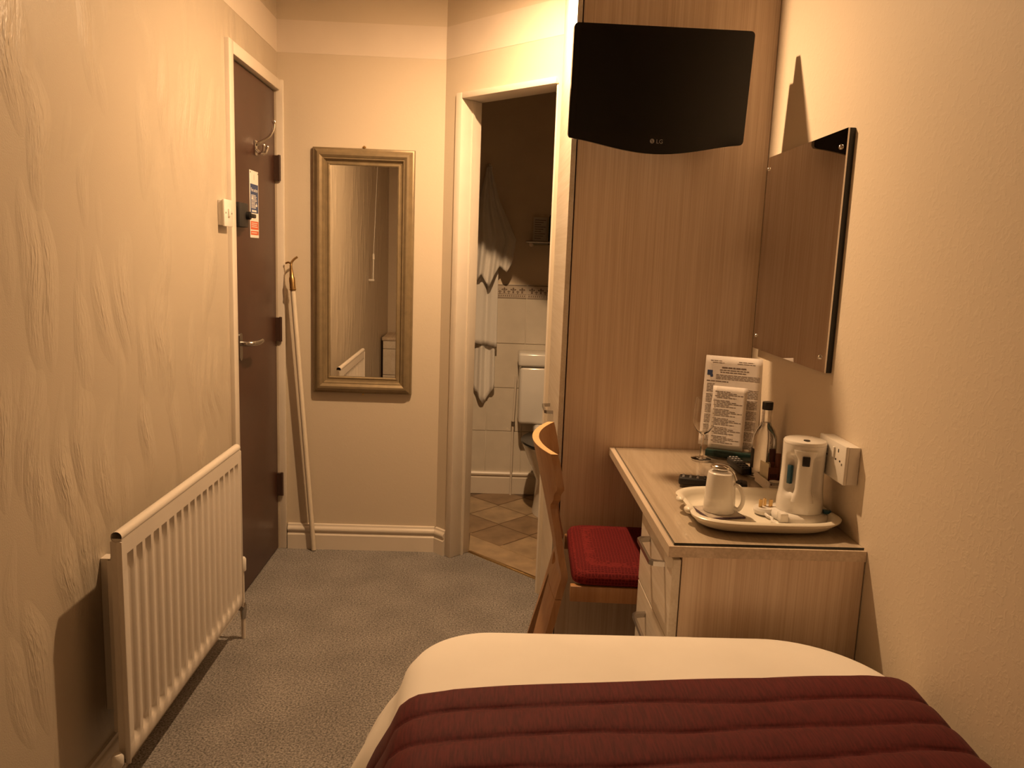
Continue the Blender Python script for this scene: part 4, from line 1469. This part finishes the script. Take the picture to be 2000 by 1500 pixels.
# ------------------------------------------------------------------ bathroom beyond the doorway
def bathroom():
    # wall with its plaster top and separate tiles below
    wl = struct('wall_bathroom', box(-0.55, 1.25, YB, YB + .1, 0, ZC), 'bathpaint')
    obj('grout_bed', box(-.449, 1.149, YB - .004, YB - .0002, .10, 1.182), 'grout', wl, smooth=False)
    g = .003
    def tile(x0, x1, z0, z1, mat, name='tile'):
        return obj(name, box(x0 + g / 2, x1 - g / 2, YB - .009, YB - .0041, z0 + g / 2, z1 - g / 2, .0012, 1), mat, wl)
    xs = [-0.401 + .2 * k for k in range(8)]
    first = None
    zrow = [(.120, .360), (.360, .607), (.607, .856), (.856, 1.104)]
    for z0, z1 in zrow:
        proto = None
        for x in xs[:-1]:
            if proto is None:
                proto = tile(x, x + .2, z0, z1, 'tile')
                p0 = x
            else:
                copy_part(proto, wl, proto.location + Vector((x - p0, 0, 0)))
    # border tiles with a row of lily motifs
    def lily(bm, cx, cz, s, y):
        def poly(pts):
            vs = [bm.verts.new((cx + px * s, y, cz + pz * s)) for px, pz in pts]
            bm.faces.new(vs)
        poly([(0, 1.0), (-.28, .55), (-.16, .1), (.16, .1), (.28, .55)])
        poly([(-.16, .1), (-.42, .5), (-.75, .5), (-.85, .15), (-.6, .0), (-.55, .22), (-.35, .15)])
        poly([(.16, .1), (.42, .5), (.75, .5), (.85, .15), (.6, .0), (.55, .22), (.35, .15)])
        poly([(-.4, .02), (-.4, -.12), (.4, -.12), (.4, .02)])
        poly([(-.12, -.14), (-.3, -.7), (.3, -.7), (.12, -.14)])
    for x in xs[:-1]:
        b = tile(x, x + .2, 1.104, 1.180, 'tile_border', 'border_tile')
        bm = bmesh.new()
        y = YB - .0094
        for k in range(4):
            lily(bm, x + .027 + k * .0487, 1.147, .019, y)
            if k < 3:
                lily(bm, x + .027 + (k + .5) * .0487, 1.138, .011, y)
        for z0, z1 in ((1.1745, 1.178), (1.1275, 1.1295), (1.109, 1.111)):
            vs = [bm.verts.new(p) for p in ((x + .003, y, z0), (x + .197, y, z0), (x + .197, y, z1), (x + .003, y, z1))]
            bm.faces.new(vs)
        for k in range(16):
            xx = x + .008 + k * .0117
            vs = [bm.verts.new(p) for p in ((xx, y, 1.1185), (xx + .004, y, 1.1145), (xx + .008, y, 1.1185), (xx + .004, y, 1.1235))]
            bm.faces.new(vs)
        obj('motif', bm, 'motif', b, smooth=False, kind='stuff')
    # floor of diamond vinyl tiles
    s = 3.2075 + 0.115 / _h
    poly = [(s - 3.431, 3.431), (s - 3.021, 3.021), (1.25, 3.021), (1.25, YB + .1), (-.55, YB + .1), (-.55, 3.431)]
    fl = struct('floor_bathroom', prism(poly, 'z', -.06, -.002), 'vinyl_base')
    d = .105 * math.sqrt(2)
    cache = {}
    for i in range(-4, 9):
        for j in range(0, 11):
            x = .0785 + (i + (j % 2) * .5) * 2 * d * .99
            y = 4.11 - (j - 1) * d * 1.04
            if not (-.3 < x < 1.0 and 3.1 < y < YB - .05):
                continue
            if x + y < s + .16:
                continue
            m = 'vinylB' if (i * 3 + j * 5) % 4 in (0, 3) else 'vinylA'
            if m not in cache:
                bm = prism([(-d + .003, 0), (0, -d + .003), (d - .003, 0), (0, d - .003)], 'z', 0, .0018)
                bm.transform(Matrix.Translation((x, y, -.002)))
                cache[m] = obj('floor_tile', bm, m, fl, smooth=False)
                cache[m + 'p'] = (x, y)
            else:
                px, py = cache[m + 'p']
                copy_part(cache[m], fl, cache[m].location + Vector((x - px, y - py, 0)))
    # half tiles along the threshold strip
    obj('threshold_strip', box(0.105, 0.615, .098, .118, -.001, .004, .001), 'brass', fl, T=TA)
    obj('edge_fill', prism([(s - 3.431, 3.434), (s - 3.03, 3.033), (s - 3.03 + .24, 3.033), (s - 3.431, 3.434 + .24)], 'z', -.0019, -.0012), 'vinylA', fl, smooth=False)

    # toilet
    t = thing('toilet', 'white toilet with a black seat below the tiled wall', 'toilet', (.37, 4.0, 0))
    yw = YB - .012
    c = obj('cistern', box(.170, .565, yw - .172, yw, .440, .752, .018, 3), 'china', t)
    obj('cistern_lid', box(.160, .575, yw - .182, yw, .7535, .826, .014, 3), 'china', c)
    obj('flush_lever', tube(smooth_pts([(.50, yw - .170, .70), (.50, yw - .196, .70), (.47, yw - .20, .695), (.44, yw - .20, .69)], 4), .006, 10), 'chrome', c)
    def ell(cx, cy_, a, b, z, n=36):
        return [(cx + a * math.cos(2 * PI * k / n), cy_ + b * math.sin(2 * PI * k / n), z) for k in range(n)]
    rows = [ell(.37, 4.03, .115, .175, .001), ell(.37, 4.03, .108, .165, .05), ell(.37, 4.02, .10, .15, .18), ell(.37, 3.99, .15, .20, .30), ell(.37, 3.955, .178, .235, .375), ell(.37, 3.95, .180, .240, .392), ell(.37, 3.95, .140, .195, .392), ell(.37, 3.95, .10, .14, .30), ell(.37, 3.97, .05, .06, .24)]
    bm = grid(rows, close=True)
    bm.verts.ensure_lookup_table()
    bm.faces.new([bm.verts[i] for i in range(36)][::-1])
    bm.faces.new([bm.verts[i] for i in range(len(rows) * 36 - 36, len(rows) * 36)])
    bmesh.ops.recalc_face_normals(bm, faces=bm.faces)
    obj('bowl', bm, 'china', t)
    obj('flush_shelf', box(.255, .485, 4.12, yw - .02, .30, .4385, .02, 3), 'china', t)
    rows = [ell(.37, 3.955, .186, .235, .3935), ell(.37, 3.955, .191, .241, .400), ell(.37, 3.955, .188, .238, .408), ell(.37, 3.955, .12, .16, .412)]
    bm = grid(rows, close=True)
    bm.verts.ensure_lookup_table()
    bm.faces.new([bm.verts[i] for i in range(36)][::-1])
    bm.faces.new([bm.verts[i] for i in range(108, 144)])
    bmesh.ops.recalc_face_normals(bm, faces=bm.faces)
    obj('seat_lid', bm, 'seat_black', t)
    obj('seat_hinge', box(.30, .44, 4.186, 4.21, .4385, .446, .002), 'seat_black', t)

    p = thing('water_pipe', 'thin white water pipe rising beside the cistern', 'pipe', (.150, YB - .03, 0))
    obj('pipe', tube([(.148, YB - .040, -.0005), (.148, YB - .040, .42), (.152, YB - .040, .52), (.156, YB - .040, .68)], .0065, 10), 'gloss', p)
    obj('valve', lathe([(0, .40), (.011, .40), (.011, .425), (0, .425)], (.148, YB - .040, 0), 12), 'chrome', p)

    # glass shelf with rail
    sh = thing('glass_shelf', 'glass bathroom shelf with a chrome rail', 'shelf', (.45, YB, 1.395))
    obj('shelf_pane', box(.215, .70, YB - .125, YB - .008, 1.394, 1.400), 'glass_desk', sh, smooth=False)
    obj('rail', tube(smooth_pts([(.205, YB - .006, 1.412), (.205, YB - .115, 1.412), (.215, YB - .128, 1.412), (.70, YB - .130, 1.412)], 6), .0055, 10), 'chrome', sh)
    for x in (.21, .69):
        obj('bracket', tube([(x, YB - .0005, 1.400), (x, YB - .03, 1.400)], .013, 14), 'chrome', sh)
    b = thing('toiletry_bottle', 'dark green toiletry bottle on the glass shelf', 'bottle', (.322, YB - .07, 1.4003))
    obj('bottle', lathe([(0, 0), (.026, 0), (.028, .004), (.028, .145), (.022, .158), (.010, .163)], (.326, YB - .07, 1.4003), 24), 'bottle_dark', b)
    obj('cap', lathe([(.0105, .1632), (.0125, .165), (.0125, .190), (0, .191)], (.326, YB - .07, 1.4003), 20), 'black', b)
    k = thing('notice_card', 'pale notice card standing on the glass shelf', 'card', (.262, YB - .045, 1.4003))
    obj('card', box(.218, .292, YB - .034, YB - .0325, 1.4005, 1.545), 'card', k, smooth=False)
    bm = bmesh.new()
    for i in range(9):
        bm_box(bm, .226, .284 - .012 * (i % 3), YB - .0346, YB - .0341, 1.528 - i * .012, 1.531 - i * .012)
    obj('card_print', bm, 'ink', k, smooth=False, kind='stuff')

    # towel hook and towels
    hk = thing('towel_hook', 'chrome hook on the bathroom wall', 'hook', (-.028, YB, 1.79))
    obj('rose', tube([(-.028, YB - .0003, 1.795), (-.028, YB - .008, 1.795)], .016, 16), 'chrome', hk)
    obj('peg', tube(smooth_pts([(-.028, YB - .007, 1.795), (-.028, YB - .035, 1.792), (-.028, YB - .075, 1.79), (-.028, YB - .086, 1.808)], 4), .006, 10), 'chrome', hk)
    def towel(name, label, path_l, path_r, ytop, ybot, amp, nf, z0, z1, zig, seed):
        """path_l / path_r: x at z, left and right edges"""
        rnd = random.Random(seed)
        def xat(tab, z):
            for (za, a), (zb, b) in zip(tab, tab[1:]):
                if zb <= z <= za:
                    k_ = (za - z) / (za - zb)
                    return a + (b - a) * k_
            return tab[0][1] if z > tab[0][0] else tab[-1][1]
        ph = rnd.uniform(0, 6)
        rows = []
        nu, nv = 40, 36
        for v in range(nv + 1):
            q = v / nv
            row = []
            for u in range(nu + 1):
                s_ = u / nu
                zb = z1 + zig(s_)
                z = z0 + (zb - z0) * q
                x = xat(path_l, z) * (1 - s_) + xat(path_r, z) * s_
                a = amp * (.25 + .75 * min(1, q * 1.5))
                y = ytop + (ybot - ytop) * q + a * math.sin(s_ * nf * 2 * PI + ph) + .35 * a * math.sin(s_ * nf * 4.3 * PI + 1 + 2 * q)
                row.append((x, min(y, YB - .0125), z))
            rows.append(row)
        o = obj(name, grid(rows), 'towel', None, angle=180)
        tag(o, label, 'towel', 'towels hung on the bathroom hook')
        md = o.modifiers.new('t', 'SOLIDIFY')
        md.thickness = .006
        md.offset = 0
    def tri(p):
        def f(s_):
            q = (s_ * p) % 1.0
            return .07 * (1 - abs(2 * q - 1)) - .02
        return f
    towel('bath_towel', 'short white towel bunched on the hook above the others', [(1.79, -.040), (1.55, -.085), (1.2, -.10)], [(1.79, -.018), (1.62, .03), (1.42, .125), (1.25, .100), (1.1, .085)], YB - .080, YB - .120, .018, 3, 1.792, 1.185, lambda s_: .10 * max(0, s_ - .45) / .55 + tri(2.2)(s_), 1)
    towel('bath_towel', 'long white towel hanging below the bunched towel', [(1.79, -.035), (1.5, -.12), (.8, -.14)], [(1.79, -.022), (1.45, .03), (1.2, .038), (.8, .042)], YB - .060, YB - .066, .010, 2, 1.789, .868, lambda s_: -.025 * s_, 2)
    towel('hand_towel', 'lowest white towel with a pointed folded corner', [(1.78, -.032), (1.3, -.08), (.5, -.085)], [(1.78, -.024), (1.3, .02), (.9, .030), (.5, .036)], YB - .040, YB - .040, .014, 1.6, 1.786, .52, lambda s_: .12 * abs(s_ - .5) * 1.6, 3)
bathroom()

# ------------------------------------------------------------------ seen only in the far mirror
def behind():
    x0, x1, y0, y1, zt = -0.890, -0.490, -0.235, 0.185, 0.585
    t = thing('bedside_chest', 'pale bedside chest of drawers in the corner reflected in the framed mirror', 'chest of drawers', ((x0 + x1) / 2, (y0 + y1) / 2, 0))
    obj('carcass', box(x0 + .008, x1 - .008, y0, y1 - .022, .001, zt - .026), 'ash', t, smooth=False)
    obj('top', box(x0, x1, y0, y1, zt - .0255, zt, .002), 'ash_y', t)
    for za, zb in ((.492, .556), (.27, .488), (.05, .266)):
        d = obj('drawer', box(x0 + .008, x1 - .008, y1 - .0215, y1 - .004, za, zb, .001, 1), 'white_wood', t)
        zc = zb - .03 if zb > .55 else zb - .035
        xm = (x0 + x1) / 2
        pts = [(xm - .08, y1 - .0035), (xm - .077, y1 + .02), (xm - .066, y1 + .028), (xm + .066, y1 + .028), (xm + .077, y1 + .02), (xm + .08, y1 - .0035)]
        inn = [(xm + .070, y1 - .0035), (xm + .066, y1 + .016), (xm + .058, y1 + .022), (xm - .058, y1 + .022), (xm - .066, y1 + .016), (xm - .070, y1 - .0035)]
        obj('handle', prism(pts + inn, 'z', zc - .007, zc + .007), 'chrome', d)
    p = thing('pull_cord', 'white pull cord hooked to the left wall and seen in the mirror', 'cord', (-.862, .75, 1.15))
    y = .86
    obj('cord', tube([(-.862, .62, ZC - .02), (-.870, y, 1.285)], .0022, 8), 'plastic_w', p)
    obj('toggle', lathe([(.004, 1.24), (.009, 1.245), (.008, 1.28), (.003, 1.29), (0, 1.291)], (-.870, y, 0), 14), 'plastic_w', p)
    obj('lower_cord', tube([(-.870, y, 1.242), (-.872, y, 1.10)], .0055, 10), 'plastic_w', p)
    obj('wall_cleat', box(XL + .0003, -.862, y - .008, y + .008, 1.085, 1.0995, .002), 'plastic_w', p)
    obj('ceiling_switch', lathe([(0, ZC - .03), (.035, ZC - .03), (.04, ZC - .022), (.04, ZC - .0005), (0, ZC - .0005)], (-.862, .62, 0), 24), 'plastic_w', p)
behind()
